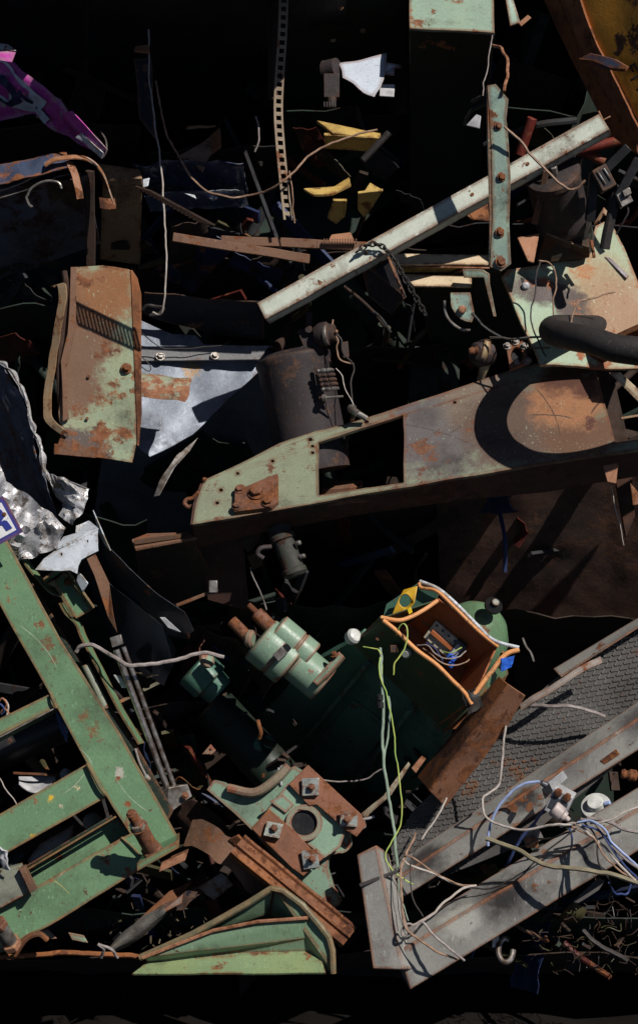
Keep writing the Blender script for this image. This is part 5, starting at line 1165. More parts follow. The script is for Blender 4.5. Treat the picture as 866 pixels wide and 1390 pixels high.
# lit arm / lobes
lp = PL((283, 1070, 60), (395, 1050, 70), (412, 1230, 90))
def arc(cx, cy, r, a0, a1, n=8, ry=None):
    ry = ry or r
    return [(cx + r * math.cos(math.radians(a0 + (a1 - a0) * i / n)), cy + ry * math.sin(math.radians(a0 + (a1 - a0) * i / n))) for i in range(n + 1)]
o1 = [(281, 1072), (290, 1059), (303, 1062), (325, 1078), (350, 1080), (370, 1066), (386, 1046), (398, 1040), (430, 1060), (468, 1108), (475, 1140)] + arc(462, 1144, 14, -20, 100, 6) + [(446, 1162), (444, 1180), (452, 1206), (460, 1218)] + arc(450, 1222, 12, -10, 120, 5) + [(420, 1216), (385, 1180), (345, 1130), (318, 1104)]
mk('flange_arm', G().slab([lp(x, y) for x, y in o1], .06), mt, t, bev=.008, wob=.002, seg=.05)
mk('arm_rib', G().tube([lp(310, 1070, 6), lp(345, 1076, 10), lp(372, 1060, 10), lp(392, 1040, 6)], .016, 10), mt, t, bev=0)
Q = PL((341, 1124, 100), (418, 1038, 84), (491, 1106, 96))
def quad(pts, off, th): return G().slab([Q(x, y, off) for x, y in pts], th)
mk('centre_plate', G().slab([Q(390, 1064, 0), Q(410, 1060, 0), Q(470, 1126, 0), Q(462, 1150, 0), Q(440, 1165, 0), Q(362, 1100, 0)], .02, [circ(Q, 413, 1117, 17, 17, 28)]), mt, t)
mk('centre_plate_ring', G().slab(circ(Q, 413, 1117, 25, 25, 36, 6), .018, [circ(Q, 413, 1117, 17.5, 17.5, 36, 6)]), mt, t, bev=.003)
mk('bore', G().lathe(Q(413, 1117, 0), Q(413, 1117, -60), [(0, .0445), (.14, .0445)], 36), M['black'], t, bev=0)
sp_ = metal('mount_strip_rust', (.25, .10, .055), (.19, .08, .045), rust=.3, edge=.5, grime=.3, rough=.65)
mk('mount_strip', quad([(418, 1038), (491, 1106), (497, 1120), (484, 1136), (471, 1128), (430, 1092), (420, 1094), (392, 1064)], 8, .018), sp_, t, wob=.001)
mk('mount_strip', quad([(365, 1098), (400, 1128), (422, 1152), (440, 1164), (412, 1189), (396, 1178), (341, 1124)], 8, .018), sp_, t, wob=.001)
mk('corner_block', quad([(384, 1078), (400, 1092), (388, 1104), (366, 1088)], 4, .014), mt, t)
nq = (Q(491, 1106) - Q(341, 1124)).cross(Q(418, 1038) - Q(341, 1124)).normalized()
if nq.z < 0: nq = -nq
dx = (Q(430, 1066) - Q(420, 1066)).normalized(); dx = (Q(491, 1106) - Q(418, 1038)).normalized(); dy = nq.cross(dx)
for i, (x, y, s_) in enumerate(((421, 1068, 1), (473, 1112, 1), (371, 1126, .95), (421, 1166, .95))):
    c = Q(x, y, 10); rx = Matrix.Rotation(math.radians((44, 40, 30, 52)[i]), 3, nq); ex, ey = rx @ dx, rx @ dy
    e = .027 * s_; tl = (Vector((.12, .05, 0)), Vector((-.1, .16, 0)), Vector((.05, -.14, 0)), Vector((.2, .12, 0)))[i]; ex = (ex + nq * tl.x).normalized(); ey = (ey + nq * tl.y).normalized()
    e2_ = e * (1, .86, .92, 1.1)[i]; ey = ey * (e2_ / e)
    clip = mk('clip', G().slab([c - ex * e - ey * e + nq * .016, c + ex * e - ey * e + nq * .016, c + ex * e + ey * e + nq * .016, c - ex * e + ey * e + nq * .016], .008)
              .box(c - ey * e + nq * .004, ex * e, ey * .002, nq * .012).box(c + ex * e + nq * .004, ex * .002, ey * e, nq * .012), M['silver'], t, bev=.001, wob=.002, seg=.02)
    c = c + ex * (.004, -.005, .002, .006)[i] - ey * (.003, .004, -.004, .002)[i]; g = G(); hexa(g, c + nq * .016, nq, .014, .011); g.lathe(c, c + nq, [(.026, .008), (.036 + .008 * (i % 2), .0075), (.037 + .008 * (i % 2), .005)], 12)
    mk('nut', g, M['boltr'], clip)
mk('side_stub', G().cyl(P(478, 1124, 80), P(492, 1118, 96), .018, 14), M['steel'], t)
wire('white_stub', [(493, 1112, 100), (500, 1111, 102), (508, 1108, 102)], 2, M['greyp'], 'short white stub pin right of the mounting plate', 'pin')
# control box on the machine
t = thing('open_control_box', P(590, 990, 40), 'open green control box with orange primer inside holding wires', 'control box')
dv = Vector((-38 * K, -38 * K, -78 * K))
A, C, E, Fp, H, B = P(517, 838, 90), P(594, 813, 80), P(676, 876, 90), P(704, 880, 100), P(642, 952, 120), P(569, 790, 60)
def wallq(a, b, th, da=dv, db=dv): return [a, b, b + db, a + da]
mk('front_wall', G().slab(wallq(A, H, 0), .008, n=Vector((-.7, -.5, .4)).normalized()), M['boxg'], t, wob=.002)
mk('rear_wall', G().slab(wallq(C, E, 0), .006), M['orange_in'], t, wob=.002)
mk('left_wall', G().slab(wallq(A, C, 0), .006, n=Vector((.2, 1, 0))), M['boxg'], t)
mk('right_wall', G().slab(wallq(E, H, 0), .006, n=Vector((1, -.2, .1))), M['orange_in'], t)
mk('floor_plate', G().slab([A + dv * .95, C + dv * .95, E + dv * .95, H + dv * .95], .006), M['orange_in'], t)
mk('bottom_wall', G().slab([A + dv, P(480, 873, 30), P(602, 990, 50), H + dv], .01) if False else G().slab([P(478, 874, 20), A + Vector((-.004, 0, -.02)), H + Vector((-.004, -.01, -.02)), P(602, 992, 40)], .01), M['boxg'], t, wob=.002)
mk('end_wall', G().slab([H + Vector((.004, 0, -.01)), E + Vector((.02, -.02, -.01)), P(690, 915, 60), P(650, 985, 50), P(604, 992, 40)], .008), M['green'], t)
def rimband(path, r=.007, mat='orange_rim', name='rim'):
    q = smooth_path([P(*a) for a in path], 6); g = G(); g.tube(q, r, 8, False); mk(name, g, M[mat], t, bev=0)
rimband([(517, 838, 92), (540, 842, 94), (556, 838, 92), (575, 828, 88), (594, 815, 82)])
rimband([(520, 842, 94), (540, 858, 98), (565, 882, 102), (592, 902, 110), (612, 922, 114), (630, 940, 120), (640, 956, 122)])
rimband([(568, 791, 62), (572, 798, 64), (592, 802, 78), (612, 820, 84), (640, 848, 88), (660, 866, 92), (676, 878, 96)], .006)
rimband([(570, 789, 58), (594, 799, 72), (616, 817, 80), (644, 845, 86), (664, 865, 92), (680, 873, 98), (704, 879, 104)], .006, 'zinc_b', 'outer_lip')
rimband([(704, 882, 104), (690, 886, 106), (680, 894, 108), (668, 910, 112), (656, 925, 116), (642, 945, 120)], .008)
wpl = PL((569, 790, 58), (525, 828, 60), (594, 813, 40))
mk('upper_wall', G().slab([P(569, 790, 58), P(596, 803, 74), P(592, 815, 70), P(540, 838, 40), P(520, 836, 40), P(524, 820, 40)], .01), M['teal_d'], t)
mk('switch_plate', G().slab([P(548, 800, 68), P(566, 795, 74), P(562, 818, 82), P(552, 830, 82), P(532, 834, 74)], .006, [[P(549 + 8 * math.cos(a), 815 + 9 * math.sin(a), 75.5) for a in [i * math.pi / 8 for i in range(16)]]]), M['yel_p'], t)
mk('switch_tab', G().box(P(556, 829, 88), Vector((.006, .004, 0)), Vector((-.003, .009, 0)), FW * .006), plain('bright_yellow_plastic', (.85, .6, .02), .4), t)
# contents
bx = (Vector((56, 22, 0)) * 1).normalized(); e1 = Vector((.72, -.62, .1)).normalized(); e2 = Vector((.55, .75, .25)).normalized(); e3 = e1.cross(e2).normalized()
cb = P(602, 866, 40)
br = mk('breaker', G().box(cb, e1 * .055, e2 * .036, e3 * .03), M['creamp'], t)
for i in range(4):
    for j in (-1, 1): mk('terminal_screw', G().lathe(cb + e1 * (-.042 + i * .026) + e2 * j * .026 + e3 * .031, cb + e1 * (-.042 + i * .026) + e2 * j * .026 + e3 * .033, [(0, .005), (.002, .005)], 8), M['dgreyp'], br, bev=0)
mk('rocker', G().box(cb + e3 * .034, e1 * .045, e2 * .008, e3 * .006), M['orange_in'], br)
cb2 = P(622, 880, 46); mk('relay', G().box(cb2, e1 * .02, e2 * .03, e3 * .03), M['dgreyp'], t)
mk('relay_cap', G().box(cb2 + e3 * .032, e1 * .012, e2 * .02, e3 * .003), M['greyp'], t)
cb3 = P(590, 842, 26); mk('breaker', G().box(cb3, e1 * .03, e2 * .03, e3 * .02), M['pinkr'], t)
mk('blue_clip', G().box(P(613, 892, 60), e1 * .016, e2 * .008, e3 * .012).box(P(612, 902, 60), e1 * .01, e2 * .008, e3 * .012), M['bluep'], t)
wire('inner_wire', [(566, 876, 60), (580, 876, 70), (592, 888, 74), (604, 894, 76), (622, 892, 74), (634, 882, 66)], 1.2, M['w_grey'], parent=t)
wire('inner_wire', [(574, 880, 60), (588, 892, 74), (604, 902, 78), (622, 904, 74), (636, 896, 66), (636, 888, 60)], 1.1, M['w_brown'], parent=t)
wire('inner_wire', [(600, 884, 60), (612, 886, 72), (624, 880, 70), (628, 878, 60)], .9, M['w_yg'], parent=t)
wire('inner_wire', [(578, 872, 56), (590, 880, 66), (598, 892, 70), (602, 902, 66)], 1.0, M['w_navy'], parent=t)
mk('blue_wrap', G().sheet(crumple([P(680, 894, 112), P(698, 890, 112), P(694, 906, 114), P(680, 912, 112)], .008, 24, 2), 8, 8, .004), M['bluep'], t, bev=0)
fw = PL((517, 838, 90), (642, 952, 120), (479, 874, 20))
mk('cable_gland', G().lathe(P(552, 886, 88), P(548, 890, 100), [(0, .018), (.01, .018), (.012, .012), (.02, .012)], 16), M['silver'], t)
for (x, y) in ((512, 868), (519, 860), (526, 852)): mk('screw', bolt(G(), P(x, y, 82), Vector((-.6, -.4, .7)), .006, .005), M['boltr'], t)
mk('navy_plug', G().box(P(534, 880, 84), RT * .012, UP * .012, FW * .02), M['navy'], t, wob=.002)
mk('char_crust', G().box(P(640, 950, 118), Vector((.022, .012, 0)), Vector((-.012, .03, 0)), FW * .01), M['rubber'], t, wob=.012, seg=.01, bev=0, wsc=30) if True else None
# round light knob left of box
mk('white_knob', G().lathe(P(474, 868, 30), P(488, 858, 48), [(0, .016), (.006, .024), (.03, .027), (.04, .022), (.044, .014)], 20), M['glass'], t, wob=.001)
# green round housing behind box
t = thing('green_round_housing', P(660, 880, 0), 'green domed housing with black knob behind the control box', 'housing')
mk('dome', G().lathe(P(630, 880, -40), P(670, 822, 20), [(0, .13), (.04, .135), (.1, .12), (.15, .09), (.19, .045), (.2, .01)], 32), M['green'], t, bev=0)
mk('knob', G().lathe(P(668, 824, 30), P(674, 816, 44), [(0, .03), (.014, .032), (.02, .024), (.03, .012)], 18), M['black'], t)
mk('knob_ring', G().lathe(P(672, 818, 42), P(675, 814, 48), [(0, .014), (.005, .013)], 14), M['silver'], t)
# green pump cylinder left
t = thing('green_pump_head', P(400, 940, 60), 'mint green cylindrical pump head with two rusty shafts', 'pump')
ca, cbb = P(338, 884, 40), P(452, 902, 60)
axd = (P(458, 912, 50) - P(352, 854, 54)).normalized()
ax2 = Vector((.74, -.62, .0)).normalized()
s0 = P(352, 866, 30)
pm = mt
mk('main_cylinder', G().lathe(s0 + Vector((0, 0, 0)), s0 + ax2, [(0, .06), (.004, .079), (.012, .083), (.075, .083), (.078, .079), (.084, .079), (.087, .083), (.135, .083), (.14, .078)], 40), pm, t, bev=0)
s1 = P(374, 852, 36)
mk('upper_lobe', G().lathe(s1, s1 + ax2, [(0, .04), (.006, .054), (.09, .054), (.093, .050), (.098, .050), (.102, .054), (.15, .054), (.154, .05)], 32), pm, t, bev=0)
s2 = s0 + ax2 * .14 + Vector((.016, .012, 0))
mk('rear_cylinder', G().lathe(s2, s2 + ax2, [(0, .068), (.118, .068), (.122, .064)], 36), pm, t, bev=0)
s3 = s2 + ax2 * .146
mk('flange', G().slab([P(460, 884, 56), P(467, 891, 58), P(446, 916, 66), P(430, 930, 66), P(424, 925, 62)], .02), pm, t)
mk('flange_bolt', bolt(G(), P(454, 890, 60), Vector((-.2, .9, .3)), .010, .012), M['rust_o'], t)
for (a, b, r) in (((314, 842, 40), (338, 866, 44), .020), ((348, 832, 34), (372, 856, 40), .024)):
    g = G().lathe(P(*a), P(*b), [(0, r * .9), (.003, r), ((P(*b) - P(*a)).length, r)], 20); mk('shaft', g, M['boltr'], t, wob=.0008, seg=.02)
mk('shaft_tip', G().cyl(P(337, 821, 32), P(350, 833, 34), .011, 12), M['rust_o'], t)
mk('collar', G().lathe(P(333, 866, 46), P(346, 868, 50), [(0, .01), (.004, .024), (.012, .03), (.024, .03), (.03, .022)], 20), pm, t)
mk('window_recess', G().slab([P(370, 889, 72), P(383, 877, 72), P(391, 886, 70), P(378, 898, 70)], .004), M['steel'], t, wob=.001)
mk('window_opening', G().slab([P(383, 877, 73), P(390, 873, 73), P(396, 880, 71), P(391, 886, 71)], .004), M['black'], t)
mk('tapped_hole', G().lathe(P(371, 838, 64), P(371, 838, 65.5), [(0, .005), (.0015, .005)], 10), M['black'], t, bev=0)
# dark machine parts left of pump
mk('dark_green_drum', G().lathe(P(262, 905, -60), P(305, 945, -60), [(0, .06), (.006, .075), (.08, .075), (.086, .06), (.13, .055)], 28), M['teal_d'], label='dark teal drum in shade left of pump head', cat='drum', bev=0)
mk('pale_green_fitting', G().lathe(P(278, 898, 26), P(290, 892, 40), [(0, .02), (.006, .028), (.02, .028), (.026, .018)], 16), mt, label='pale green cap where the thick grey cable ends', cat='cap', wob=.002)
mk('mint_tab', G().slab([P(274, 1024, 60), P(286, 1010, 60), P(293, 1019, 62), P(288, 1024, 62)], .008, [[P(285 + 1.6 * math.cos(i), 1018 + 1.6 * math.sin(i), 61) for i in (0, 1.05, 2.1, 3.14, 4.2, 5.2)]]), mt, label='small mint triangular tab with hole in shade', cat='metal tab')
wire('orange_hook', [(350, 978, 50), (352, 986, 54), (354, 994, 52), (352, 1002, 46)], 3.4, M['rust_o'], 'short orange bent hook in front of dark machine', 'hook')
wire('thin_pale_pipe', [(378, 1042, 70), (380, 1056, 72), (382, 1066, 72)], 2, M['greyp'], 'short pale pipe above the mounting plate', 'pipe')
mk('teal_valve', G().lathe(P(340, 1020, -90), P(395, 1000, -80), [(0, .03), (.01, .05), (.05, .05), (.055, .035), (.09, .035)], 20), M['teal_d'], label='dark teal valve behind the green casting', cat='valve', bev=0)
# rusty folded sheet right of box
t = thing('rusty_folded_sheet', P(600, 1095, 90), 'rusty folded steel sheet leaning against the control box', 'steel sheet')
rm1 = metal('streaked_rust', (.28, .13, .075), (.20, .085, .045), rust=.4, edge=.1, grime=.3, rough=.6, bump=.4, scratch=.9, dirs=(30, 90, 20))
fa, fb, fc = (P(677, 917, 122), P(690, 929, 150), P(713, 945, 134))
ga, gb, gc_ = (P(566, 1054, 30), P(582, 1074, 90), P(604, 1096, 72))
mk('left_leaf', G().slab([fa, fb, gb, ga], .006), M['rust_o'], t, wob=.003, seg=.04)
mk('right_leaf', G().slab([fb, fc, P(690, 985, 112), gc_, gb], .006), rm1, t, wob=.003, seg=.04)
# vertical wires at centre
wire('sage_cable', [(516, 880, 90), (517, 905, 110), (519, 950, 118), (519, 990, 120), (520, 1030, 124), (523, 1050, 126), (528, 1080, 130), (534, 1120, 136), (538, 1160, 140), (539, 1182, 142)], 2.4, M['w_green'], 'sage green cable hanging straight down from control box', 'cable')
wire('sage_cable', [(527, 945, 110), (529, 975, 116), (526, 1000, 120), (521, 1022, 122), (520, 1042, 124)], 1.6, M['w_green'], 'thinner sage cable joining the straight one', 'cable')
wire('yellow_green_wire', [(538, 862, 96), (546, 848, 104), (552, 852, 110), (552, 866, 112), (546, 885, 112), (536, 900, 112), (534, 916, 112)], 1.1, M['w_yg'], 'yellow green wire looping over the control box edge', 'wire')
wire('yellow_green_wire', [(516, 892, 110), (516, 915, 118), (526, 950, 122), (532, 980, 124), (536, 1015, 126), (540, 1050, 128), (544, 1090, 134), (543, 1120, 136), (530, 1146, 140), (524, 1164, 142), (532, 1180, 142), (542, 1190, 140), (560, 1200, 138)], 1.1, M['w_yg'], 'long yellow green wire hanging down to grey beams', 'wire')
wire('yellow_green_wire', [(493, 878, 84), (508, 880, 92), (514, 884, 96), (518, 905, 104), (519, 960, 114)], 1.0, M['w_yg'], 'pale wire leaving the left side of control box', 'wire')
mk('cable_joint', G().lathe(P(515, 942, 118), P(516, 962, 120), [(0, .006), (.004, .012), (.02, .012), (.024, .008), (.028, .013), (.045, .013), (.05, .006)], 14), M['black'], label='black cable joint on the hanging sage cable', cat='cable joint', bev=0)
mk('steel_strut', G().slab([P(490, 1104, 60), P(520, 1080, 60), P(554, 1034, 50), P(556, 1037, 50), P(530, 1078, 64), P(500, 1104, 66), P(497, 1112, 66)], .008), metal('tan_strut', (.34, .3, .22), rust=.2), label='thin tan strut angling right of mounting plate', cat='strut', wob=.001)
mk('tan_stub', G().slab([P(558, 1043, 60), P(572, 1026, 60), P(578, 1030, 60), P(564, 1050, 60)], .008), M['pinkr'], label='small tan stub plate left of rusty folded sheet', cat='metal plate', wob=.001)
wire('dark_thin_cable', [(435, 1058, 60), (470, 1061, 60), (498, 1056, 64), (518, 1044, 70)], 1.2, M['w_grey'], 'thin grey cable crossing the dark machine body', 'cable')

# ---- rusty rail and brown crumpled strip, tray
t = thing('rusty_rail', P(400, 1260, 110), 'orange brown rusty rail lying below the mounting plate', 'rail')
ra, rb = P(322, 1146, 118), P(474, 1272, 136)
rn = Vector((.2, .5, .8)).normalized()
mk('rail', G().prof(ra, rb, [(0, -.04), (.012, -.04), (.012, -.032), (.004, -.026), (.004, -.004), (.016, .0), (.016, .008), (.004, .012), (.004, .034), (.012, .04), (-.02, .04), (-.02, -.04)], rn), M['rust_o'], t, wob=.002, seg=.05)
mk('end_lip', G().slab([P(462, 1276, 140), P(480, 1262, 138), P(474, 1254, 136), P(456, 1266, 136)], .006), M['rust_o'], t, wob=.001)
mk('side_web', G().slab([P(310, 1140, 100), P(322, 1134, 108), P(470, 1276, 124), P(462, 1284, 112)], .01), M['rust'], t, wob=.002)
g = band([(262, 1112, 60), (285, 1118, 80), (300, 1130, 92), (318, 1140, 96), (336, 1156, 96), (352, 1176, 96), (372, 1188, 90)], (-.03, -.085, .02), 8, .004, 6, .012)
mk('brown_crumpled_strip', g, M['rust_b'], label='crumpled brown strip with ragged edge above the tray', cat='metal strip', bev=0)
g = G().slab([P(232, 1096, 10), P(262, 1085, 30), P(300, 1110, 40), P(330, 1150, 40), P(300, 1170, 20), P(250, 1130, 0)], .006)
mk('dark_rust_flap', g, M['rust_d'], label='dark rust flap between green frame and green casting', cat='metal flap', wob=.008, seg=.04)
g = G().sheet(crumple([P(270, 1205, 60), P(300, 1185, 66), P(318, 1200, 70), P(290, 1222, 66)], .02, 12, 2), 10, 8, .003)
mk('grey_rag_sheet', g, M['grey'], label='small grey crumpled sheet left of the tray apex', cat='metal sheet', bev=0)
t = thing('green_tray', P(330, 1330, 130), 'green steel tray with curved rusty rim at bottom centre', 'tray')
tm = metal('tray_mint_paint', (.20, .30, .19), (.17, .27, .17), rust=.2, edge=.9, grime=.15, rough=.45)
mk('left_wall', G().slab([P(190, 1302, 120), P(262, 1269, 130), P(372, 1205, 140), P(366, 1240, 110), P(290, 1262, 100), P(220, 1310, 100)], .008), tm, t, wob=.001)
mk('right_wall', G().slab([P(372, 1206, 139), P(410, 1228, 145), P(432, 1254, 150), P(448, 1274, 150), P(452, 1320, 150), P(418, 1312, 70), P(414, 1260, 70), P(366, 1240, 100)], .008), tm, t)
rp = [P(190, 1300, 121), P(262, 1268, 131), P(340, 1224, 138), P(368, 1206, 141), P(384, 1209, 143), P(410, 1228, 147), P(432, 1254, 152), P(446, 1272, 152), P(451, 1290, 152), P(452, 1321, 152)]
g = G().tube(rp, .011, 8, False); mk('rim', g, tm, t, wob=.001, seg=.05, bev=0)
mk('inner_ledge', G().slab([P(196, 1300, 150), P(290, 1263, 150), P(350, 1252, 150), P(418, 1247, 148), P(430, 1272, 140), P(432, 1292, 132), P(300, 1293, 132), P(200, 1306, 136)], .01), tm, t, wob=.003)
mk('ledge_edge', G().tube([P(194, 1300, 153), P(290, 1263, 153), P(350, 1251, 153), P(418, 1246, 151)], .006, 6, False), M['pinkr'], t, bev=0)
mk('tray_floor', G().slab([P(200, 1306, 134), P(300, 1292, 132), P(432, 1291, 132), P(442, 1320, 158), P(180, 1322, 158)], .008), metal('tray_floor_yellowed_paint', (.22, .28, .13), (.18, .26, .14), rust=.25, edge=.5, grime=.3), t, wob=.002)

# ================================================================ BOTTOM RIGHT
t = thing('tread_plate', P(700, 1160, 20), 'diamond tread steel plate sloping behind the grey beams', 'tread plate')
TPn = PL((540, 1160, 40), (866, 870, 10), (866, 1010, 60))
mk('plate', G().slab([TPn(530, 1150), TPn(560, 1100), TPn(690, 975), TPn(760, 915), TPn(866, 845), TPn(930, 800), TPn(930, 960), TPn(700, 1150), TPn(540, 1215)], .01), M['tread'], t, wob=.002, seg=.1)
g = G()
ex = (TPn(760, 1000) - TPn(700, 1040)).normalized(); nn = (TPn(760, 1000) - TPn(700, 1040)).cross(TPn(700, 1000) - TPn(700, 1040)).normalized()
if nn.z < 0: nn = -nn
ey = nn.cross(ex); o = TPn(600, 1120)
def inside(x, y):
    top = [(530, 1150), (560, 1100), (690, 975), (760, 915), (866, 845), (930, 800)]
    for (x1, y1), (x2, y2) in zip(top, top[1:]):
        if x1 <= x <= x2: return y > y1 + (y2 - y1) * (x - x1) / (x2 - x1) + 4
    return False
cs = .036
d1 = (TPn(760, 990) - TPn(660, 1008)).normalized(); d2 = (TPn(715, 940) - TPn(660, 1028)).normalized()
for i in range(-70, 80):
    for j in range(-60, 70):
        c = o + d1 * (i // 2) * .031 + d2 * j * .024 + (d1 * .0155 if i % 2 else d2 * .012)
        px, py = c.x / K * DIST / (DIST - c.z) + 433, 695 - c.y / K * DIST / (DIST - c.z)
        if not inside(px, py) or px > 925 or py > 1205 or py > 1240 - (px - 540) * .72: continue
        d = d1 if i % 2 else d2
        h = d * (.0115 if i % 2 else .0085); s_ = nn.cross(d) * .0024
        c = c + nn * .001
        g.add([c - h - s_, c + h - s_, c + h + s_, c - h + s_, c - h * .85 + nn * .0035, c + h * .85 + nn * .0035], [[0, 1, 5, 4], [2, 3, 4, 5], [1, 2, 5], [3, 0, 4]])
mk('tread_pattern', g, M['rib'], t, bev=0)
mk('side_lip', G().slab([TPn(750, 908, 0), TPn(866, 838, 0), TPn(930, 796, 0), TPn(930, 812, 26), TPn(866, 850, 26), TPn(760, 918, 26)], .006), M['grey'], t)
g = band([(706, 956, 60), (724, 944, 66), (752, 928, 70), (790, 903, 66), (814, 892, 60)], (.006, -.02, .01), 3, .005, 6, .003)
mk('bent_zinc_strip', g, M['grey'], label='bent pale strip lying along the top of tread plate', cat='metal strip', bev=0)
wire('pale_tube', [(712, 958, 60), (740, 957, 76), (775, 960, 84), (800, 966, 80), (820, 973, 70)], 3.2, M['w_grey'], 'short pale tube lying on the tread plate', 'tube')
g = G().tube([P(709, 866, 40), P(714, 878, 44), P(720, 886, 48), P(724, 898, 50)], .004, 6); mk('pale_hook', g, M['steel'], label='tiny pale hook right of control box', cat='hook', bev=0)
# beams
def beam(name, ta, tb, ra_, rb_, ba, bb, wd_t, label):
    """top edge a->b, ridge a->b, bottom edge a->b given as pixels with depth"""
    t = thing(name, (P(*ba) + P(*bb)) / 2, label, 'steel beam')
    T0, T1, R0, R1, B0, B1 = [P(*q) for q in (ta, tb, ra_, rb_, ba, bb)]
    # closed four sided section
    K0, K1 = T0 + (B0 - R0), T1 + (B1 - R1)
    g = G().add([T0, R0, B0, K0, T1, R1, B1, K1], [[0, 1, 5, 4], [1, 2, 6, 5], [2, 3, 7, 6], [3, 0, 4, 7], [0, 3, 2, 1], [4, 5, 6, 7]])
    mk('beam', g, M['grey'], t, bev=.005, wob=.0015, seg=.12)
    return t
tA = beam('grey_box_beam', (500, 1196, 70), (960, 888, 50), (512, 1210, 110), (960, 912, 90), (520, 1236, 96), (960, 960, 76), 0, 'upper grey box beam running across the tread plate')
mk('name_tag', G().slab([P(744, 1062, 108), P(764, 1046, 106), P(770, 1056, 102), P(750, 1074, 104)], .002), M['greyp'], tA)
mk('rust_patch_plate', G().slab([P(814, 1033, 90), P(836, 1017, 90), P(841, 1024, 86), P(820, 1038, 86)], .003), M['rust_o'], tA)
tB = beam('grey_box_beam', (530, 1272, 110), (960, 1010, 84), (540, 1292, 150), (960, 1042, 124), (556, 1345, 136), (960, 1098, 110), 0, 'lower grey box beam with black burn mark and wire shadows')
tC = thing('grey_upright_beam', P(520, 1345, 120), 'grey upright box beam at bottom left of the grey beams', 'steel beam')
T0, T1, R0, R1, L0, L1 = P(483, 1160, 150), P(505, 1316, 156), P(511, 1146, 154), P(547, 1316, 160), P(528, 1158, 120), P(570, 1316, 126)
K0, K1 = T0 + (L0 - R0), T1 + (L1 - R1)
mk('beam', G().add([T0, R0, L0, K0, T1, R1, L1, K1], [[0, 1, 5, 4], [1, 2, 6, 5], [2, 3, 7, 6], [3, 0, 4, 7], [0, 3, 2, 1], [4, 5, 6, 7]]), M['grey'], tC, bev=.005, wob=.0015, seg=.12)
mk('shadow_band_strip', G().bar(P(488, 1202, 158), P(545, 1180, 150), .012, .004), M['w_dark'], label='flat dark strip standing for a shadow band across the grey upright beam', cat='shadow strip')  # dark strip laid on in place of a cast shadow
# connector block on beam
t = thing('valve_connector_block', P(760, 1120, 130), 'grey solenoid connector block with two copper rings on beams', 'connector')
c = P(760, 1088, 140); u1 = Vector((.80, -.42, .2)).normalized(); u2 = Vector((.35, .85, .25)).normalized(); u3 = u1.cross(u2).normalized()
mk('block', G().box(c, u1 * .034, u2 * .042, u3 * .03), M['greyp'], t)
mk('label_face', G().box(c - u2 * .004 + u3 * .0305, u1 * .028, u2 * .022, u3 * .0015), M['dgreyp'], t)
for k in (-1, 1): mk('copper_ring', G().lathe(c + u1 * k * .016 + u2 * .034 + u3 * .02, c + u1 * k * .016 + u2 * .034 + u3 * .04, [(0, .013), (.018, .013), (.02, .007)], 16), M['rust_o'], t)
mk('coil', G().lathe(P(750, 1096, 150), P(770, 1112, 152), [(0, .022), (.004, .026), (.035, .026), (.038, .018), (.05, .018), (.052, .01), (.066, .008)], 18), plain('pinkish_plastic', (.50, .42, .40), .5), t)
mk('gland', G().cyl(P(741, 1066, 146), P(734, 1062, 148), .012, 12, .008), M['dgreyp'], t)
t = thing('white_filter_cap', P(810, 1105, 60), 'round white filter cap between the two grey beams', 'filter')
mk('cap', G().lathe(P(812, 1110, 50), P(805, 1080, 90), [(0, .05), (.05, .052), (.055, .046), (.06, .052), (.075, .05), (.08, .03), (.1, .026)], 28), M['glass'], t)
mk('nozzle', G().cyl(P(820, 1091, 80), P(828, 1090, 84), .008, 10), M['bluep'] if False else M['w_blue'], t)
# small clamps between beams
t = thing('small_clamp', P(728, 1150, 60), 'small tan metal clamp between the grey beams', 'clamp')
mk('jaw', G().slab([P(706, 1132, 80), P(728, 1118, 80), P(738, 1138, 80), P(716, 1152, 80)], .03), M['steel'], t, wob=.002)
mk('jaw_block', G().box(P(722, 1144, 92), RT * .02, UP * .014, FW * .014), M['pinkr'], t, wob=.002)
mk('rusty_coupling', G().lathe(P(842, 1050, 60), P(866, 1054, 60), [(0, .012), (.01, .018), (.02, .012), (.03, .02), (.05, .02), (.055, .012)], 14), M['boltr'], label='rusty pipe coupling at right edge between beams', cat='coupling')
# hoses and wires
wire('blue_hose', [(662, 1148, 120), (664, 1126, 124), (674, 1098, 130), (692, 1076, 136), (712, 1064, 140), (732, 1061, 146)], 2.2, M['w_blue'], 'pale blue hose arching to the connector block', 'hose')
wire('blue_hose', [(742, 1094, 130), (728, 1112, 120), (706, 1140, 110), (692, 1164, 100), (686, 1180, 80)], 2.4, M['w_navy'], 'navy hose running down from the connector block', 'hose')
wire('bent_wire', [(686, 985, 116), (684, 1010, 116), (680, 1040, 116), (675, 1066, 116), (664, 1076, 118), (655, 1084, 120), (655, 1100, 124), (662, 1112, 128), (684, 1122, 140), (710, 1126, 150), (750, 1120, 164), (780, 1118, 168), (796, 1116, 170)], 1.9, M['w_white'], 'long pale wire dropping from rusty sheet to the wire bundle', 'wire')
wire('olive_hose', [(659, 1138, 156), (676, 1143, 158), (700, 1153, 164), (724, 1166, 172), (744, 1174, 178), (776, 1180, 186), (816, 1186, 190), (846, 1192, 190), (880, 1204, 190)], 3.6, M['w_olive'], 'thick olive hose lying across the lower grey beam', 'hose')
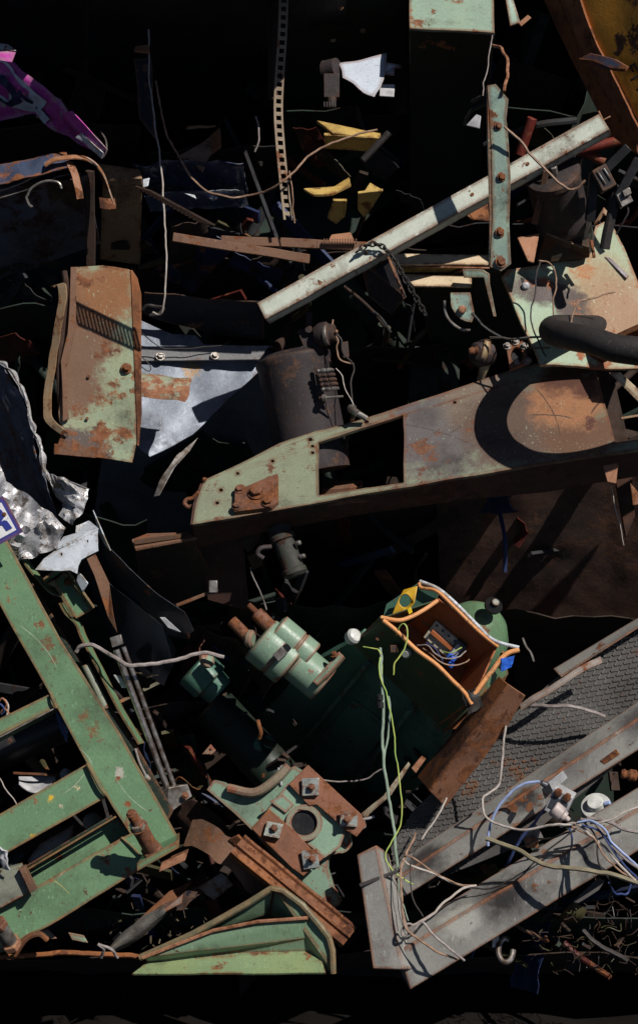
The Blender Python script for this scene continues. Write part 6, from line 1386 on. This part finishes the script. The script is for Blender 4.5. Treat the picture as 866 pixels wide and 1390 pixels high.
bund = [
    ([(760, 1122, 160), (780, 1118, 168), (798, 1130, 176), (820, 1150, 184), (836, 1170, 190), (860, 1192, 190), (884, 1214, 186)], 2.0, 'w_white', 'pale wire lowest in the bundle over lower beam'),
    ([(788, 1112, 170), (806, 1116, 178), (820, 1136, 186), (838, 1156, 192), (866, 1180, 192), (890, 1196, 188)], 2.4, 'w_grey', 'thick grey wire in the middle of the bundle'),
    ([(796, 1110, 170), (826, 1116, 176), (848, 1126, 180), (880, 1134, 180)], 2.6, 'w_grey', 'uppermost grey cable of the bundle reaching right edge'),
    ([(784, 1116, 172), (802, 1114, 180), (816, 1122, 188), (830, 1144, 192), (852, 1164, 194), (884, 1190, 190)], 1.7, 'w_blue', 'pale blue wire inside the bundle over lower beam'),
    ([(776, 1122, 168), (796, 1132, 176), (808, 1142, 182), (822, 1164, 188), (846, 1186, 190), (862, 1194, 184)], 1.5, 'w_brown', 'brown wire inside the bundle over lower beam'),
    ([(790, 1120, 176), (812, 1128, 184), (828, 1148, 190), (850, 1178, 192), (880, 1206, 184)], 1.6, 'w_navy', 'navy wire inside the bundle over lower beam')]
for q, r, m_, lb in bund: wire('bundle_wire', q, r, M[m_], lb, 'wire', 'wire bundle over the lower grey beam')
wire('pale_wire', [(606, 1083, 100), (596, 1102, 112), (584, 1120, 116), (572, 1140, 120)], 1.5, M['w_white'], 'straight pale wire lying over tread plate', 'wire')
wire('brown_grey_wire', [(564, 1130, 120), (558, 1145, 124), (548, 1166, 140), (543, 1190, 160), (545, 1220, 170), (548, 1250, 174), (552, 1262, 176), (562, 1272, 176), (590, 1290, 174), (620, 1302, 166)], 1.8, M['w_brown'], 'brownish wire dropping between upright and box beam', 'wire')
wire('branch_wire', [(546, 1166, 142), (562, 1176, 140), (590, 1187, 136), (612, 1198, 134), (640, 1205, 130)], 1.8, M['w_white'], 'pale wire pair running right across upper box beam', 'wire')
wire('branch_wire', [(550, 1160, 142), (570, 1170, 140), (594, 1186, 136), (620, 1200, 134), (646, 1202, 130)], 1.4, M['w_brown'], 'brown wire running just above the pale pair', 'wire')
wire('branch_wire', [(646, 1202, 130), (626, 1208, 140), (606, 1222, 156), (588, 1240, 166), (572, 1250, 170), (560, 1256, 172)], 1.9, M['w_white'], 'pale wire bending back down to the beam corner', 'wire')
wire('branch_wire', [(560, 1256, 172), (552, 1254, 172), (544, 1262, 172), (548, 1270, 172), (560, 1262, 174), (572, 1252, 174), (584, 1262, 176), (606, 1284, 176), (630, 1304, 170)], 1.9, M['w_grey'], 'grey wire looped over corner of lower box beam', 'wire')
wire('green_thin_wire', [(540, 1190, 150), (546, 1225, 160), (554, 1250, 168)], 1, M['w_green'], 'thin green wire beside the brownish one', 'wire')
extra = [
    ([(640, 1205, 130), (662, 1206, 140), (690, 1196, 150), (720, 1176, 160), (752, 1148, 168), (782, 1124, 172)], 1.3, 'w_dark', 'dark wire running from pale pair up to the bundle'),
    ([(772, 1124, 166), (776, 1140, 160), (770, 1158, 130), (756, 1172, 110), (748, 1190, 80)], 1.6, 'w_navy', 'navy wire dropping behind the lower box beam'),
    ([(800, 1118, 176), (830, 1112, 178), (852, 1100, 176), (880, 1092, 170)], 1.5, 'w_white', 'pale wire rising to right edge above the bundle'),
    ([(792, 1116, 172), (810, 1140, 180), (812, 1172, 182), (828, 1200, 170), (826, 1226, 120)], 1.4, 'w_dark', 'dark wire hanging from bundle below the lower beam'),
    ([(826, 1198, 150), (834, 1212, 130), (850, 1214, 110), (856, 1200, 110)], 1.6, 'w_navy', 'navy wire loop under right end of lower beam'),
    ([(706, 1150, 100), (730, 1140, 120), (756, 1136, 150), (780, 1128, 164)], 1.5, 'w_dark', 'dark wire from small clamp to the bundle'),
    ([(664, 1210, 90), (658, 1240, 70), (650, 1270, 60), (640, 1300, 50)], 1.5, 'w_navy', 'navy wire falling through the gap under lower beam'),
    ([(573, 1140, 122), (560, 1160, 136), (556, 1190, 150), (561, 1222, 162), (574, 1244, 168)], 1.1, 'w_dark', 'thin dark wire beside the brownish dropping wire')]
for q, r, m_, lb in extra: wire('loose_wire', q, r, M[m_], lb, 'wire')
# chrome ring and rusty bits at lower right
mk('chrome_ring', G().tube([P(686 + 10 * math.cos(a), 1290 + 16 * math.sin(a), 70 + 10 * math.sin(a)) for a in [i * .52 for i in range(11)]], .010, 10), M['chrome'], label='chrome ring fragment below the lower grey beam', cat='ring', bev=0)
mk('chrome_clip', G().box(P(672, 1278, 60), RT * .012, UP * .02, FW * .01), M['chrome'], label='small bright clip left of chrome ring', cat='clip', wob=.002)
wire('rusty_branch', [(700, 1255, 60), (716, 1266, 66), (742, 1278, 66), (740, 1272, 60)], 3, M['rust_b'], 'rusty curved lever under the lower beam', 'lever')
wire('dark_hose', [(790, 1262, 60), (806, 1278, 64), (826, 1290, 64), (850, 1304, 60)], 4, M['w_dark'], 'dark hose at lower right corner in rubble', 'hose')
mk('tread_offcut', G().slab([P(776, 1224, 60), P(812, 1190, 60), P(820, 1196, 62), P(812, 1208, 64), P(784, 1226, 64)], .008), M['tread'], label='triangular tread plate offcut under lower beam', cat='offcut', wob=.002)
wg = G(); rw = random.Random(8)
for _ in range(80):
    x, y = rw.uniform(720, 890), rw.uniform(1225, 1325)
    p = P(x, y, rw.uniform(10, 60)); a = rw.choice((0, 1.4, .3)) + rw.uniform(-.3, .3); L_ = rw.uniform(.01, .05)
    d = Vector((math.cos(a), math.sin(a), rw.uniform(-.6, .6))) * L_
    wg.mi = rw.choice((0, 0, 1, 2)); wg.tube([p - d, p - d * .4 + noise.noise_vector(p * 30) * .03, p + d * .3 + noise.noise_vector(p * 50) * .03, p + d * .6 + noise.noise_vector(p * 70) * .04], rw.uniform(.0008, .002), 5)
mk('wire_rubble', wg, [M['rust_d'], M['dim_olive'], M['w_dark']], kind='stuff', bev=0)
rg = G(); rr_ = random.Random(21)
for _ in range(300):
    x, y = rr_.uniform(-60, 930), rr_.uniform(960, 1290)
    p = P(x, y, rr_.uniform(-140, -40) if y < 1290 else rr_.uniform(-60, 40)); s_ = rr_.uniform(.006, .04)
    a1 = Vector([rr_.uniform(-1, 1) for _ in range(3)]).normalized(); _, b1_, c1_ = perp(a1, Vector([rr_.uniform(-1, 1) for _ in range(3)]))
    rg.mi = rr_.choice((0, 0, 0, 1, 2))
    rg.box(p, a1 * s_, b1_ * s_ * rr_.uniform(.1, .6), c1_ * s_ * rr_.uniform(.05, .3))
mk('small_rubble', rg, [M['debris'], M['debris2'], M['debris3']], kind='stuff', bev=0)
# ================================================================ camera, light
cam = bpy.data.cameras.new('camera'); co = bpy.data.objects.new('camera', cam); COL.objects.link(co)
co.location = TGT + AW * DIST
co.rotation_euler = (math.pi / 2 - PITCH, 0, 0)
cam.sensor_fit = 'VERTICAL'; cam.sensor_height = 36
cam.lens = 36 * DIST / (1390 * K); cam.clip_end = 2000
SC.camera = co
sw = AU * SUN.x + AV * SUN.y + AW * SUN.z
sl = bpy.data.lights.new('sun', 'SUN'); so = bpy.data.objects.new('sun', sl); COL.objects.link(so)
sl.energy = 5.0; sl.angle = math.radians(.5); sl.color = (1, .95, .88)
so.rotation_euler = sw.to_track_quat('Z', 'Y').to_euler(); so.location = TGT + sw * 20
w = bpy.data.worlds.new('World'); SC.world = w; w.use_nodes = True
nt = w.node_tree; bg = nt.nodes['Background']
sky = nt.nodes.new('ShaderNodeTexSky'); sky.sky_type = 'NISHITA'; sky.sun_disc = False
sky.sun_elevation = math.asin(sw.z); sky.sun_rotation = math.atan2(sw.x, sw.y)
sky.altitude = 0; sky.air_density = .45; sky.dust_density = .3; sky.ozone_density = 1.0
nt.links.new(sky.outputs[0], bg.inputs[0]); bg.inputs[1].default_value = .05
SC.view_settings.view_transform = 'Standard'; SC.view_settings.look = 'None'
SC.view_settings.exposure = -.08; SC.view_settings.gamma = 1; SC.view_settings.use_curve_mapping = False
SC.render.engine = 'CYCLES'; SC.cycles.max_bounces = 5; SC.cycles.diffuse_bounces = 2
SC.cycles.use_denoising = True
